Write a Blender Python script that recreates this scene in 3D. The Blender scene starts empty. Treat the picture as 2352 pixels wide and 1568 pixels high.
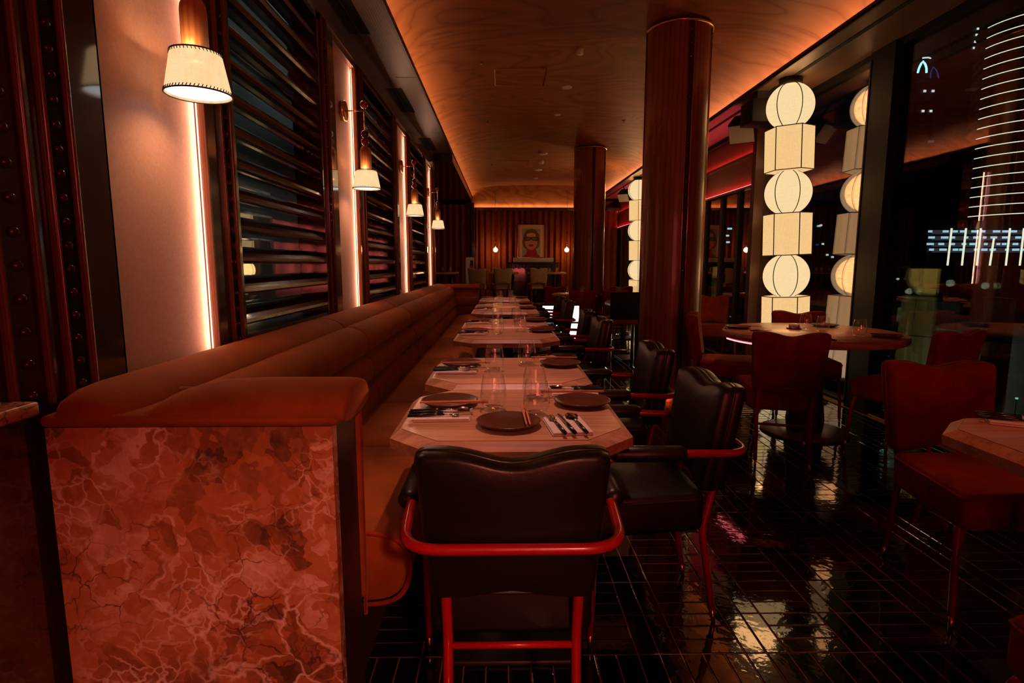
import bpy, bmesh, math, random
from mathutils import Vector, Matrix
PI = math.pi
random.seed(7)
S = bpy.context.scene
COL = S.collection
# ------------------------------------------------------------------ camera, world, exposure
F_PX, VPX, VPY, CAM_Z = 1300.0, 1155.0, 608.0, 1.22
PITCH = math.atan((784 - VPY) / F_PX); YAW = math.atan((1176 - VPX) / F_PX)
cam = bpy.data.cameras.new('camera'); cam_o = bpy.data.objects.new('camera', cam); COL.objects.link(cam_o)
cam.sensor_width = 36.0; cam.lens = F_PX / 2352.0 * 36.0; cam.clip_start = 0.03; cam.clip_end = 2000
cam_o.location = (0, 0, CAM_Z); cam_o.rotation_euler = (PI / 2 - PITCH, 0, -YAW)
S.camera = cam_o
S.view_settings.view_transform = 'Standard'; S.view_settings.look = 'None'
S.view_settings.exposure = 0.0; S.view_settings.gamma = 1.0; S.view_settings.use_curve_mapping = False
W = bpy.data.worlds.new('night'); S.world = W; W.use_nodes = True
W.node_tree.nodes['Background'].inputs[0].default_value = (0.10, 0.13, 0.2, 1)
W.node_tree.nodes['Background'].inputs[1].default_value = 0.02
cy = S.cycles; cy.max_bounces = 6; cy.diffuse_bounces = 2; cy.glossy_bounces = 3; cy.transmission_bounces = 6; cy.transparent_max_bounces = 10
cy.caustics_reflective = False; cy.caustics_refractive = False; cy.use_adaptive_sampling = True; cy.adaptive_threshold = .05; cy.adaptive_min_samples = 16
# light levels
P_COVE, P_NICHE, P_LANTERN, P_RED, P_NEON, P_SPOT, P_CORR = 25.0, 3.4, .96, 28.0, 30.0, 112.0, 4.0
C_WARM = (1, .50, .24); C_ROSE = (1, .30, .17)

# ------------------------------------------------------------------ materials
def nodes_of(m):
    m.use_nodes = True
    return m.node_tree.nodes, m.node_tree.links
def pbr(name, col, rough=.5, metal=0., spec=.5, coat=0., sheen=0., emit=None, es=0., ior=1.5):
    m = bpy.data.materials.new(name); n, l = nodes_of(m); b = n['Principled BSDF']
    b.inputs['Base Color'].default_value = (*col, 1); b.inputs['Roughness'].default_value = rough
    b.inputs['Metallic'].default_value = metal; b.inputs['Specular IOR Level'].default_value = spec
    b.inputs['Coat Weight'].default_value = coat; b.inputs['Coat Roughness'].default_value = .09
    b.inputs['Sheen Weight'].default_value = sheen; b.inputs['Sheen Roughness'].default_value = .4
    b.inputs['IOR'].default_value = ior
    if sheen: b.inputs['Sheen Tint'].default_value = (1, .45, .2, 1)
    if emit:
        b.inputs['Emission Color'].default_value = (*emit, 1); b.inputs['Emission Strength'].default_value = es
    return m
def coords(m, scale=(1, 1, 1), rot=(0, 0, 0), kind='Object'):
    n, l = nodes_of(m); t = n.new('ShaderNodeTexCoord'); mp = n.new('ShaderNodeMapping')
    mp.inputs['Scale'].default_value = scale; mp.inputs['Rotation'].default_value = rot
    l.new(t.outputs[kind], mp.inputs['Vector']); return mp.outputs['Vector']
def noise(m, vec, scale, detail=4, rough=.5, dist=0.):
    n, l = nodes_of(m); t = n.new('ShaderNodeTexNoise'); t.inputs['Scale'].default_value = scale
    t.inputs['Detail'].default_value = detail; t.inputs['Roughness'].default_value = rough; t.inputs['Distortion'].default_value = dist
    if vec is not None: l.new(vec, t.inputs['Vector'])
    return t
def ramp(m, fac, stops):
    n, l = nodes_of(m); r = n.new('ShaderNodeValToRGB'); e = r.color_ramp.elements
    while len(e) < len(stops): e.new(.5)
    for i, (p, c) in enumerate(stops):
        e[i].position = p; e[i].color = (*c, 1)
    l.new(fac, r.inputs['Fac']); return r.outputs['Color']
def bump(m, h, strength, dist=.01):
    n, l = nodes_of(m); b = n.new('ShaderNodeBump'); b.inputs['Strength'].default_value = strength
    b.inputs['Distance'].default_value = dist; l.new(h, b.inputs['Height']); l.new(b.outputs['Normal'], n['Principled BSDF'].inputs['Normal'])
def setcol(m, out):
    n, l = nodes_of(m); l.new(out, n['Principled BSDF'].inputs['Base Color'])
def wood(name, c0, c1, rough, scale=(1, 1, 1), rot=(0, 0, 0), coat=0., gs=3., dist=3., spec=.5, bmp=.05):
    m = pbr(name, c0, rough, coat=coat, spec=spec); v = coords(m, scale, rot)
    w = m.node_tree.nodes.new('ShaderNodeTexWave'); w.inputs['Scale'].default_value = gs; w.inputs['Distortion'].default_value = dist
    w.inputs['Detail'].default_value = 3; w.inputs['Detail Scale'].default_value = 1.2
    m.node_tree.links.new(v, w.inputs['Vector']); setcol(m, ramp(m, w.outputs['Fac'], [(0.1, c1), (.55, c0), (1, c0)]))
    if bmp: bump(m, w.outputs['Fac'], bmp, .004)
    return m
def emis(name, col, s):
    m = bpy.data.materials.new(name); n, l = nodes_of(m); n.remove(n['Principled BSDF']); e = n.new('ShaderNodeEmission')
    e.inputs[0].default_value = (*col, 1); e.inputs[1].default_value = s; l.new(e.outputs[0], n['Material Output'].inputs[0]); return m
def cloth(name, col, c2, sheen=.6, scale=6., rough=.85):
    m = pbr(name, col, rough, spec=.15, sheen=sheen); v = coords(m); t = noise(m, v, scale, 5, .6, .6)
    setcol(m, ramp(m, t.outputs['Fac'], [(.3, c2), (.62, col)])); f = noise(m, v, 260, 2); bump(m, f.outputs['Fac'], .25, .002); return m
def clear(name, refl, tint=(1, 1, 1), rtint=(1, 1, 1), rough=0.):
    m = bpy.data.materials.new(name); n, l = nodes_of(m); n.remove(n['Principled BSDF'])
    tr = n.new('ShaderNodeBsdfTransparent'); tr.inputs[0].default_value = (*tint, 1); g = n.new('ShaderNodeBsdfGlossy')
    g.inputs['Color'].default_value = (*rtint, 1); g.inputs['Roughness'].default_value = rough
    lw = n.new('ShaderNodeLayerWeight'); lw.inputs[0].default_value = .5; fr = n.new('ShaderNodeMath'); fr.operation = 'POWER'; fr.inputs[1].default_value = 3.2; l.new(lw.outputs['Facing'], fr.inputs[0]); ad = n.new('ShaderNodeMath'); ad.operation = 'ADD'; ad.use_clamp = True
    ad.inputs[1].default_value = refl; l.new(fr.outputs[0], ad.inputs[0]); mx = n.new('ShaderNodeMixShader'); l.new(ad.outputs[0], mx.inputs[0])
    l.new(tr.outputs[0], mx.inputs[1]); l.new(g.outputs[0], mx.inputs[2]); l.new(mx.outputs[0], n['Material Output'].inputs[0]); return m
M = {}
M['leather'] = pbr('black_leather', (.010, .009, .007), .36, spec=.5); _v = coords(M['leather']); bump(M['leather'], noise(M['leather'], _v, 180, 3).outputs['Fac'], .12, .003)
M['seam'] = pbr('leather_piping', (.02, .017, .014), .3)
M['redmetal'] = pbr('red_lacquer_metal', (.42, .008, .014), .28, spec=.5, coat=.3)
M['rust'] = cloth('rust_velvet', (.30, .074, .010), (.21, .048, .007), .22)
M['redvel'] = cloth('red_brown_velvet', (.30, .036, .012), (.16, .014, .006), .22)
M['boucle'] = cloth('cream_boucle', (.46, .30, .17), (.32, .2, .11), .3, 60)
M['brass'] = pbr('brass', (.75, .42, .14), .25, metal=1)
M['basebronze'] = pbr('brown_base_plate', (.14, .075, .045), .35)
M['copper'] = pbr('copper_ferrule', (.7, .3, .12), .25, metal=1)
M['chrome'] = pbr('polished_steel', (.75, .72, .68), .12, metal=1)
M['blackmat'] = pbr('matt_black', (.008, .008, .008), .5)
M['cutlery'] = pbr('black_cutlery_handle', (.01, .009, .009), .2, coat=.3)
M['plate'] = pbr('brown_stoneware', (.09, .028, .014), .3, spec=.5)
M['napkin'] = cloth('napkin_linen', (.78, .68, .62), (.72, .62, .56), 0, 30)
M['chop'] = wood('chopstick_bamboo', (.75, .3, .14), (.6, .2, .08), .5, (8, 1, 8))
def oakm(name, sc, c0, c1, c2, rough):
    m = pbr(name, c0, rough, coat=.1); a = noise(m, coords(m, sc), 2.0, 6, .62, .35); b = noise(m, coords(m, tuple(k*.22 for k in sc)), 2.0, 3, .5, .8)
    n, l = nodes_of(m); x = n.new('ShaderNodeMath'); x.operation = 'MULTIPLY_ADD'; x.inputs[1].default_value = .55; l.new(b.outputs['Fac'], x.inputs[0]); y = n.new('ShaderNodeMath'); y.operation = 'MULTIPLY'; y.inputs[1].default_value = .45
    l.new(a.outputs['Fac'], y.inputs[0]); l.new(y.outputs[0], x.inputs[2]); setcol(m, ramp(m, x.outputs[0], [(.36, c2), (.47, c1), (.60, c0)])); bump(m, a.outputs['Fac'], .06, .002); return m
M['oak'] = oakm('pale_oak', (1.2, 34, 6), (.62, .35, .21), (.50, .255, .14), (.33, .14, .065), .36)
M['oakedge'] = oakm('pale_oak_edge', (2, 30, 40), (.58, .31, .175), (.46, .22, .115), (.32, .13, .06), .42)
M['dark'] = wood('dark_stained_wood', (.030, .012, .006), (.016, .006, .003), .5, (14, 14, .8), gs=3, dist=2, coat=.8, spec=.08, bmp=0)
M['dark'].node_tree.nodes['Principled BSDF'].inputs['Coat Weight'].default_value = 1.0; M['dark'].node_tree.nodes['Principled BSDF'].inputs['Coat IOR'].default_value = 1.9
M['darkh'] = wood('dark_slat_wood', (.050, .019, .009), (.028, .010, .005), .27, (14, .8, 14), gs=3, dist=2, coat=.3)
M['trim'] = wood('red_brown_moulding', (.16, .050, .018), (.11, .032, .011), .24, (14, 14, .6), gs=3, coat=.4)
M['soffit'] = wood('brown_veneer', (.17, .09, .06), (.13, .068, .045), .42, (9, .5, 9), gs=2, dist=2)
M['studbed'] = pbr('dark_red_leather', (.05, .009, .006), .5, spec=.12)
M['bead'] = pbr('dark_glossy_bead', (.012, .007, .005), .12, spec=.5, coat=.2)
M['beadred'] = pbr('dark_red_bead', (.045, .007, .007), .25, spec=.4)
M['stud'] = pbr('bronze_nailhead', (.5, .22, .12), .25, metal=1)
M['collea'] = wood('column_leather', (.25, .076, .022), (.18, .053, .015), .42, (6, 6, .35), gs=1.5, dist=4, coat=.25, bmp=.02)
M['black'] = pbr('black_void', (.002, .002, .002), .9)
M['grout'] = pbr('brown_grout', (.20, .075, .035), .5)
M['plinth'] = pbr('plinth_brown', (.035, .016, .010), .45)
M['sill'] = pbr('grey_sill', (.10, .11, .12), .3)
M['corr'] = pbr('corridor_grey', (.25, .27, .27), .7)
M['frame'] = pbr('window_frame_metal', (.012, .008, .007), .6, spec=.12)
M['frameg'] = pbr('window_frame_grey', (.05, .035, .03), .6, spec=.12)
M['white'] = pbr('white_plastic', (.75, .7, .65), .5)
M['speaker'] = pbr('speaker_black', (.010, .008, .008), .6, spec=.15)
M['grille'] = pbr('lit_speaker_face', (.50, .42, .40), .6)  # paleness is light on the tilted underside, put into the colour
M['handle'] = wood('lamp_handle_wood', (.55, .24, .09), (.42, .16, .05), .4, (6, 6, 1), gs=3)
M['redbead'] = pbr('red_glass_bead', (.35, .01, .012), .08, coat=.6)
M['darkbead'] = pbr('smoked_glass_bead', (.04, .035, .035), .08, coat=.6)
M['stitch'] = pbr('dark_stitching', (.05, .028, .014), .7)
M['glassw'] = clear('drinking_glass', .11)
M['glassb'] = clear('drinking_glass_base', .22)
M['pane1'] = clear('window_pane', .09, (.86, .88, .9), (1, .85, .8))
M['pane2'] = clear('window_pane_coated', .045, (.85, .87, .9), (.85, .55, .75))
M['guard'] = clear('guard_glass', .10, (.85, .9, .8), (.75, .8, .35))
M['lpane'] = clear('louvre_pane', .0, (.8, .85, .82))
# ceiling plywood: contour grain
def ply():
    m = pbr('ceiling_plywood', (.45, .17, .06), .5, spec=.15, coat=0.)
    v = coords(m, (.42, 1.0, .42)); t = noise(m, v, 1.0, 3, .5, .5)
    n, l = nodes_of(m); mu = n.new('ShaderNodeMath'); mu.operation = 'MULTIPLY'; mu.inputs[1].default_value = 30
    fr = n.new('ShaderNodeMath'); fr.operation = 'PINGPONG'; fr.inputs[1].default_value = 1; l.new(t.outputs['Fac'], mu.inputs[0]); l.new(mu.outputs[0], fr.inputs[0])
    f2 = noise(m, coords(m, (1.2, 9, 1.2)), 9, 4); mx = n.new('ShaderNodeMix'); mx.data_type = 'FLOAT'; mx.inputs[0].default_value = .14
    l.new(fr.outputs[0], mx.inputs[2]); l.new(f2.outputs['Fac'], mx.inputs[3])
    setcol(m, ramp(m, mx.outputs[0], [(0.06, (.27, .088, .025)), (.24, (.36, .125, .037)), (.6, (.40, .145, .045)), (.95, (.44, .165, .055))])); return m
M['ply'] = ply()
def marble():
    m = pbr('red_marble', (.4, .1, .04), .24, spec=.4, coat=.1); n, l = nodes_of(m); v = coords(m)
    def warp(vec, sc, amt, det=4):
        w = noise(m, vec, sc, det, .6); sb = n.new('ShaderNodeVectorMath'); sb.operation = 'SUBTRACT'; sb.inputs[1].default_value = (.5, .5, .5); l.new(w.outputs['Color'], sb.inputs[0])
        ml = n.new('ShaderNodeVectorMath'); ml.operation = 'SCALE'; ml.inputs['Scale'].default_value = amt; l.new(sb.outputs[0], ml.inputs[0])
        ad = n.new('ShaderNodeVectorMath'); ad.operation = 'ADD'; l.new(vec, ad.inputs[0]); l.new(ml.outputs[0], ad.inputs[1]); return ad.outputs[0]
    q = warp(v, 6, .16)
    def vor(sc, feat='F1'):
        t = n.new('ShaderNodeTexVoronoi'); t.feature = feat; t.inputs['Scale'].default_value = sc; l.new(q, t.inputs['Vector']); return t
    def math_(op, a, b):
        x = n.new('ShaderNodeMath'); x.operation = op
        for i, k in enumerate((a, b)):
            if isinstance(k, float): x.inputs[i].default_value = k
            else: l.new(k, x.inputs[i])
        return x.outputs[0]
    def sep(c): x = n.new('ShaderNodeSeparateColor'); l.new(c, x.inputs[0]); return x.outputs[0]
    big = noise(m, v, 2.6, 6, .62, .3).outputs['Fac']; fine = noise(m, q, 20, 6, .7).outputs['Fac']
    f = math_('ADD', math_('MULTIPLY', sep(vor(7.).outputs['Color']), .26), math_('MULTIPLY', sep(vor(19.).outputs['Color']), .20))
    f = math_('ADD', f, math_('ADD', math_('MULTIPLY', big, .75), math_('MULTIPLY', fine, .34)))
    f = math_('SUBTRACT', f, .33)
    c = ramp(m, f, [(.18, (.10, .05, .03)), (.32, (.28, .10, .042)), (.46, (.46, .16, .062)), (.56, (.50, .20, .10)), (.68, (.66, .38, .29)), (.82, (.78, .54, .46))])
    def mix(fac, col, b):
        x = n.new('ShaderNodeMix'); x.data_type = 'RGBA'; l.new(fac, x.inputs[0]); l.new(b, x.inputs[6]); x.inputs[7].default_value = (*col, 1); return x.outputs[2]
    def veins(sc, wd, lo, hi, k):
        d = ramp(m, vor(sc, 'DISTANCE_TO_EDGE').outputs['Distance'], [(0, (1, 1, 1)), (wd, (0, 0, 0))]); mk = ramp(m, noise(m, v, k, 4, .6).outputs['Fac'], [(lo, (0, 0, 0)), (hi, (1, 1, 1))]); return math_('MULTIPLY', sep(d), sep(mk))
    c = mix(veins(8., .05, .48, .60, 2.7), (.78, .55, .47), c); c = mix(veins(22., .08, .48, .60, 3.6), (.70, .46, .38), c); c = mix(veins(13., .03, .50, .62, 3.1), (.08, .028, .02), c)
    setcol(m, c); return m
M['marble'] = marble()
def tilem():
    m = pbr('black_glazed_tile', (.004, .004, .004), .035, spec=.8, ior=1.7, coat=.3); v = coords(m)
    n, l = nodes_of(m); o = n.new('ShaderNodeObjectInfo'); g = n.new('ShaderNodeNewGeometry')
    t = noise(m, g.outputs['Position'], 14, 2, .5, .4); t2 = noise(m, g.outputs['Position'], 55, 2); ad = n.new('ShaderNodeMath'); ad.operation = 'MULTIPLY_ADD'
    ad.inputs[1].default_value = .16; l.new(t2.outputs['Fac'], ad.inputs[0]); l.new(t.outputs['Fac'], ad.inputs[2]); bump(m, ad.outputs[0], .24, .0045); return m
M['tile'] = tilem()
def linen(name, col, s, sc=1, leak=.07):
    m = bpy.data.materials.new(name); n, l = nodes_of(m); n.remove(n['Principled BSDF']); e = n.new('ShaderNodeEmission')
    v1 = coords(m, (6, 6, 90)); v2 = coords(m, (90, 90, 5)); a = noise(m, v1, 3 * sc, 3); b = noise(m, v2, 3 * sc, 3)
    mu = n.new('ShaderNodeMath'); mu.operation = 'ADD'; l.new(a.outputs['Fac'], mu.inputs[0]); l.new(b.outputs['Fac'], mu.inputs[1])
    hf = n.new('ShaderNodeMath'); hf.operation = 'MULTIPLY'; hf.inputs[1].default_value = .5; l.new(mu.outputs[0], hf.inputs[0])
    l.new(ramp(m, hf.outputs[0], [(.32, tuple(c * .86 for c in col)), (.62, col)]), e.inputs[0]); e.inputs[1].default_value = s
    tr = n.new('ShaderNodeBsdfTransparent'); tr.inputs[0].default_value = (1, .8, .55, 1); mx = n.new('ShaderNodeMixShader'); gap = ramp(m, hf.outputs[0], [(.40, (leak*1.5,)*3), (.58, (leak*.5,)*3)]) if leak < .2 else ramp(m, noise(m, coords(m, (34, 34, 1.5)), 1.6, 2).outputs['Fac'], [(.40, (leak*.5,)*3), (.62, (leak*1.4,)*3)])
    l.new(gap, mx.inputs[0]); l.new(e.outputs[0], mx.inputs[1]); l.new(tr.outputs[0], mx.inputs[2])
    l.new(mx.outputs[0], n['Material Output'].inputs[0]); return m
M['lan_hex'] = linen('lantern_linen', (1, .63, .27), P_LANTERN)
M['lan_sph'] = linen('lantern_linen_globe', (1, .72, .38), P_LANTERN * 1.05, 1, .03)
M['wire'] = pbr('lantern_wire', (.025, .015, .01), .5)
M['shade'] = linen('lamp_shade_linen', (1, .68, .36), 1.12, 1.6, .26)
M['diff'] = emis('lamp_diffuser', (.93, .95, .96), 1.6)
M['led_cove'] = emis('cove_led', C_WARM, P_COVE)
M['led_niche'] = emis('niche_led', (1, .60, .42), 3.5)
M['led_red'] = emis('red_led', (1, .07, .09), P_RED)
M['led_pink'] = emis('pink_led', (1, .16, .2), 5)
M['fabric'] = cloth('rose_wall_fabric', (.56, .34, .29), (.50, .29, .245), .1, 90)
M['redpanel'] = wood('red_stained_panel', (.21, .045, .032), (.15, .026, .018), .35, (10, 10, .8), gs=3)
M['curtain'] = cloth('rust_curtain', (.30, .066, .015), (.22, .042, .010), .15)
M['bulb'] = emis('bulb', (1, .55, .22), 26)

# ------------------------------------------------------------------ mesh helpers
class MB:
    def __init__(s): s.v = []; s.f = []; s.sm = []
    def add(s, vs, fs, smooth=False):
        o = len(s.v); s.v += [tuple(p) for p in vs]; s.f += [tuple(i + o for i in f) for f in fs]; s.sm += [smooth] * len(fs); return s
    def box(s, a, b):
        (x0, y0, z0), (x1, y1, z1) = a, b
        return s.add([(x0,y0,z0),(x1,y0,z0),(x1,y1,z0),(x0,y1,z0),(x0,y0,z1),(x1,y0,z1),(x1,y1,z1),(x0,y1,z1)],
            [(0,3,2,1),(4,5,6,7),(0,1,5,4),(1,2,6,5),(2,3,7,6),(3,0,4,7)])
    def prism(s, poly, z0, z1, top=None):
        n = len(poly); top = top or poly
        return s.add([(x,y,z0) for x,y in poly] + [(x,y,z1) for x,y in top],
            [tuple(range(n))[::-1], tuple(range(n, 2*n))] + [(i,(i+1)%n,(i+1)%n+n,i+n) for i in range(n)])
    def lathe(s, prof, seg=24, c=(0,0,0), smooth=True, axis='z', cap=True):
        vs = []; fs = []; k = len(prof)
        for i in range(seg):
            a = 2*PI*i/seg
            for r, z in prof:
                p = (r*math.cos(a), r*math.sin(a), z)
                if axis == 'x': p = (p[2], p[0], p[1])
                if axis == 'y': p = (p[0], p[2], p[1])
                vs.append((p[0]+c[0], p[1]+c[1], p[2]+c[2]))
        for i in range(seg):
            j = (i+1) % seg
            for q in range(k-1): fs.append((i*k+q, j*k+q, j*k+q+1, i*k+q+1))
        if cap:
            if prof[0][0] > 1e-6: fs.append(tuple(i*k for i in range(seg))[::-1])
            if prof[-1][0] > 1e-6: fs.append(tuple(i*k+k-1 for i in range(seg)))
        return s.add(vs, fs, smooth)
    def tube(s, pts, r, seg=8, closed=False, smooth=True):
        pts = [Vector(p) for p in pts]; n = len(pts); rs = r if isinstance(r, (list, tuple)) else [r]*n
        vs = []; fs = []; ref = None
        for i, p in enumerate(pts):
            a = pts[(i-1) % n] if (i or closed) else p; b = pts[(i+1) % n] if (i < n-1 or closed) else p
            t = (b-a).normalized()
            if ref is None: ref = t.orthogonal().normalized()
            ref = (ref - t*ref.dot(t)).normalized(); w = t.cross(ref)
            for k in range(seg):
                an = 2*PI*k/seg; vs.append(p + (ref*math.cos(an) + w*math.sin(an))*rs[i])
        m = n if closed else n-1
        for i in range(m):
            j = (i+1) % n
            for k in range(seg): k2 = (k+1) % seg; fs.append((i*seg+k, i*seg+k2, j*seg+k2, j*seg+k))
        if not closed: fs.append(tuple(range(seg))[::-1]); fs.append(tuple(range((n-1)*seg, n*seg)))
        return s.add(vs, fs, smooth)
    def grid(s, fn, nu, nv, smooth=True, cu=False):
        vs = [fn(i/nu, j/nv) for i in range(nu if cu else nu+1) for j in range(nv+1)]; k = nv+1; mm = nu if cu else nu
        fs = [(i*k+j, ((i+1) % nu if cu else i+1)*k+j, ((i+1) % nu if cu else i+1)*k+j+1, i*k+j+1) for i in range(mm) for j in range(nv)]
        return s.add(vs, fs, smooth)
    def rbox(s, a, b, r=.02, seg=3):
        bm = bmesh.new(); bmesh.ops.create_cube(bm, size=1)
        for v in bm.verts: v.co = Vector([(a[i]+b[i])/2 + v.co[i]*(b[i]-a[i]) for i in range(3)])
        bmesh.ops.bevel(bm, geom=bm.edges[:], offset=r, segments=seg, profile=.5, affect='EDGES')
        bm.verts.index_update(); s.add([v.co[:] for v in bm.verts], [tuple(v.index for v in f.verts) for f in bm.faces], True); bm.free(); return s
    def xf(s, mat): s.v = [tuple(mat @ Vector(p)) for p in s.v]; return s
    def mesh(s, name):
        me = bpy.data.meshes.new(name); me.from_pydata(s.v, [], s.f); me.polygons.foreach_set('use_smooth', s.sm); me.update(); return me
    def obj(s, name, mat, parent=None, mw=False):
        return put(name, s.mesh(name), mat, parent, mw)
def put(name, me, mat, parent=None, mw=False):
    if mat and not me.materials: me.materials.append(M[mat] if isinstance(mat, str) else mat)
    o = bpy.data.objects.new(name, me); COL.objects.link(o)
    if parent: o.parent = parent
    return o
def tag(o, label, cat, group=None):
    o['label'] = label; o['category'] = cat
    if group: o['group'] = group
    return o
def struct(o): o['kind'] = 'structure'; return o
def empty(name, loc=(0,0,0), rz=0.):
    o = bpy.data.objects.new(name, None); COL.objects.link(o); o.location = loc; o.rotation_euler = (0,0,rz); o.empty_display_size = .1; return o
def kids(o): return [c for c in bpy.data.objects if c.parent == o]
KID = {}
def copy_tree(o, parent=None, ch=None):
    c = o.copy(); COL.objects.link(c); c.parent = parent
    if o.name not in KID: KID[o.name] = list(o.children)
    for k in KID[o.name]: copy_tree(k, c)
    return c
class Proto:
    """first use returns the built thing itself, later uses return copies"""
    def __init__(s, root): s.root = root; s.used = False
    def at(s, loc, rz, label, cat, group=None):
        o = copy_tree(s.root) if s.used else s.root; s.used = True
        o.location = loc; o.rotation_euler = (o.rotation_euler[0], o.rotation_euler[1], rz); tag(o, label, cat, group); return o
def round_poly(pts, r, seg=4):
    out = []; n = len(pts)
    for i in range(n):
        p = Vector(pts[i]); a = (Vector(pts[i-1])-p); b = (Vector(pts[(i+1) % n])-p)
        ra = min(r, a.length*.45, b.length*.45); s0 = p+a.normalized()*ra; s1 = p+b.normalized()*ra
        for k in range(seg+1):
            t = k/seg; out.append(tuple(s0*(1-t)**2 + p*2*t*(1-t) + s1*t*t))
    return out
def fillet(pts, r, seg=5):
    pts = [Vector(p) for p in pts]; out = [pts[0]]
    for i in range(1, len(pts)-1):
        p = pts[i]; a = pts[i-1]-p; b = pts[i+1]-p; ra = min(r, a.length*.48, b.length*.48)
        s0 = p+a.normalized()*ra; s1 = p+b.normalized()*ra
        for k in range(seg+1):
            t = k/seg; out.append(s0*(1-t)**2 + p*2*t*(1-t) + s1*t*t)
    return out + [pts[-1]]

# ------------------------------------------------------------------ room dimensions
Y0, Y1 = -3.0, 15.0
XW, XG = -1.05, 3.05                # left wall face, window plane
ZS, ZC = 2.91, 3.20                 # soffit height, vault crown
XCL, XCR = -.765, 2.455             # cove lips
PIT = 2.16                          # wall bay pitch
WALL_END = 8.95
# ------------------------------------------------------------------ floor with tiles
fl = struct(MB().box((-4.5, Y0, -.06), (XG+.02, Y1+.3, -.0012)).obj('floor', 'grout'))
TL, TW, G = .205, .2050/3, .0045
def tile_mb(lx, ly):
    b = .0025; z = .0
    p0 = [(-lx,-ly),(lx,-ly),(lx,ly),(-lx,ly)]; p1 = [(-lx+b,-ly+b),(lx-b,-ly+b),(lx-b,ly-b),(-lx+b,ly-b)]
    return MB().add([(x,y,-.004) for x,y in p0]+[(x,y,-.0006) for x,y in p0]+[(x,y,.0004) for x,y in p1],
        [(8,9,10,11)]+[(i,(i+1)%4,(i+1)%4+4,i+4) for i in range(4)]+[(i+4,(i+1)%4+4,(i+1)%4+8,i+8) for i in range(4)])
tm_x = tile_mb((TL-G)/2, (TW-G)/2); tm_y = tile_mb((TW-G)/2, (TL-G)/2)
tiles = []
YB = 1.634                          # joint that starts the border course
PX = 2*TW + TL                      # strip pair + header column
XS = .425
ix0 = int((-1.2-XS)//PX)-1; ix1 = int((XG-XS)//PX)+1
ncourse = int((Y1-YB)/TL)+2
for c in range(-6, ncourse):
    ya = YB + c*TL
    if c == -1:
        k0 = int((-1.2-XS)//TW); k1 = int((XG-XS)//TW)
        for k in range(k0, k1+1): tiles.append(('y', XS+(k+.5)*TW, ya+TL/2))
        continue
    for i in range(ix0, ix1+1):
        xa = XS + i*PX
        for k in range(2): tiles.append(('y', xa+(k+.5)*TW, ya+TL/2))
        for k in range(3): tiles.append(('x', xa+2*TW+TL/2, ya+(k+.5)*TW))
def proj(x, y, z):
    cp, sp, cy, sy = math.cos(PITCH), math.sin(PITCH), math.cos(YAW), math.sin(YAW); d = (x, y, z-CAM_Z)
    Z = d[0]*sy*cp + d[1]*cy*cp - d[2]*sp
    if Z < .05: return None
    return (1176+F_PX*(d[0]*cy-d[1]*sy)/Z, 784-F_PX*(d[0]*sy*sp+d[1]*cy*sp+d[2]*cp)/Z)
def vis(t):
    q = proj(t[1], t[2], 0)
    if not q or not (-10 < q[0] < 2362 and q[1] < 1590) or t[1] < -.30: return 0
    if 930 < q[0] < 1400 and 1000 < q[1] < 1480: return 0
    if q[0] < 1390 and q[1] < 1060: return 0
    return 1
near = sorted([t for t in tiles if t[1] < XG-.02 and t[2] > .9 and vis(t)], key=lambda t: t[1]**2+t[2]**2)[:300]
nset = set(near); me_x = tm_x.mesh('tile_crosswise'); me_y = tm_y.mesh('tile_lengthwise')
for t in near:
    o = put('tile', me_x if t[0] == 'x' else me_y, 'tile', fl); o.location = (t[1], t[2], 0)
    o.rotation_euler = (random.gauss(0, .0032), random.gauss(0, .0032), 0)
rest = MB()
for t in tiles:
    if t in nset or t[1] > XG-.03 or t[2] > Y1: continue
    src = tm_x if t[0] == 'x' else tm_y; ax, ay = random.gauss(0, .0032), random.gauss(0, .0032)
    rest.add([(t[1]+x, t[2]+y, z+x*ax+y*ay) for x, y, z in src.v], src.f)
r_ = rest.obj('tile_field', 'tile', fl); r_['kind'] = 'stuff'

# ------------------------------------------------------------------ ceiling vault, coves, soffits
def vault_pts(inset=0.):
    pts = []; xl, xr = XCL-.16, XCR+.16; z0 = ZS+.0
    for i in range(15): a = PI/2*i/14; pts.append((xl+(1-math.cos(a))*1.0, z0+math.sin(a)**.85*(ZC-z0)))
    for i in range(1, 8): pts.append((xl+1.0+(xr-xl-2.0)*i/8, ZC+.012*math.sin(PI*i/8)))
    for i in range(14, -1, -1): a = PI/2*i/14; pts.append((xr-(1-math.cos(a))*1.0, z0+math.sin(a)**.85*(ZC-z0)))
    return pts
vp = vault_pts(); ys = [Y0+(Y1-Y0)*i/24 for i in range(25)]
cm = MB(); n_ = len(vp)
cm.add([(x, y, z) for y in ys for x, z in vp], [(j*n_+i, (j+1)*n_+i, (j+1)*n_+i+1, j*n_+i+1) for j in range(24) for i in range(n_-1)], True)
cm.add([(x, y, z+.06) for y in ys for x, z in vp], [(j*n_+i, j*n_+i+1, (j+1)*n_+i+1, (j+1)*n_+i) for j in range(24) for i in range(n_-1)], True)
ceil_o = struct(cm.obj('ceiling', 'ply'))
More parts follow.
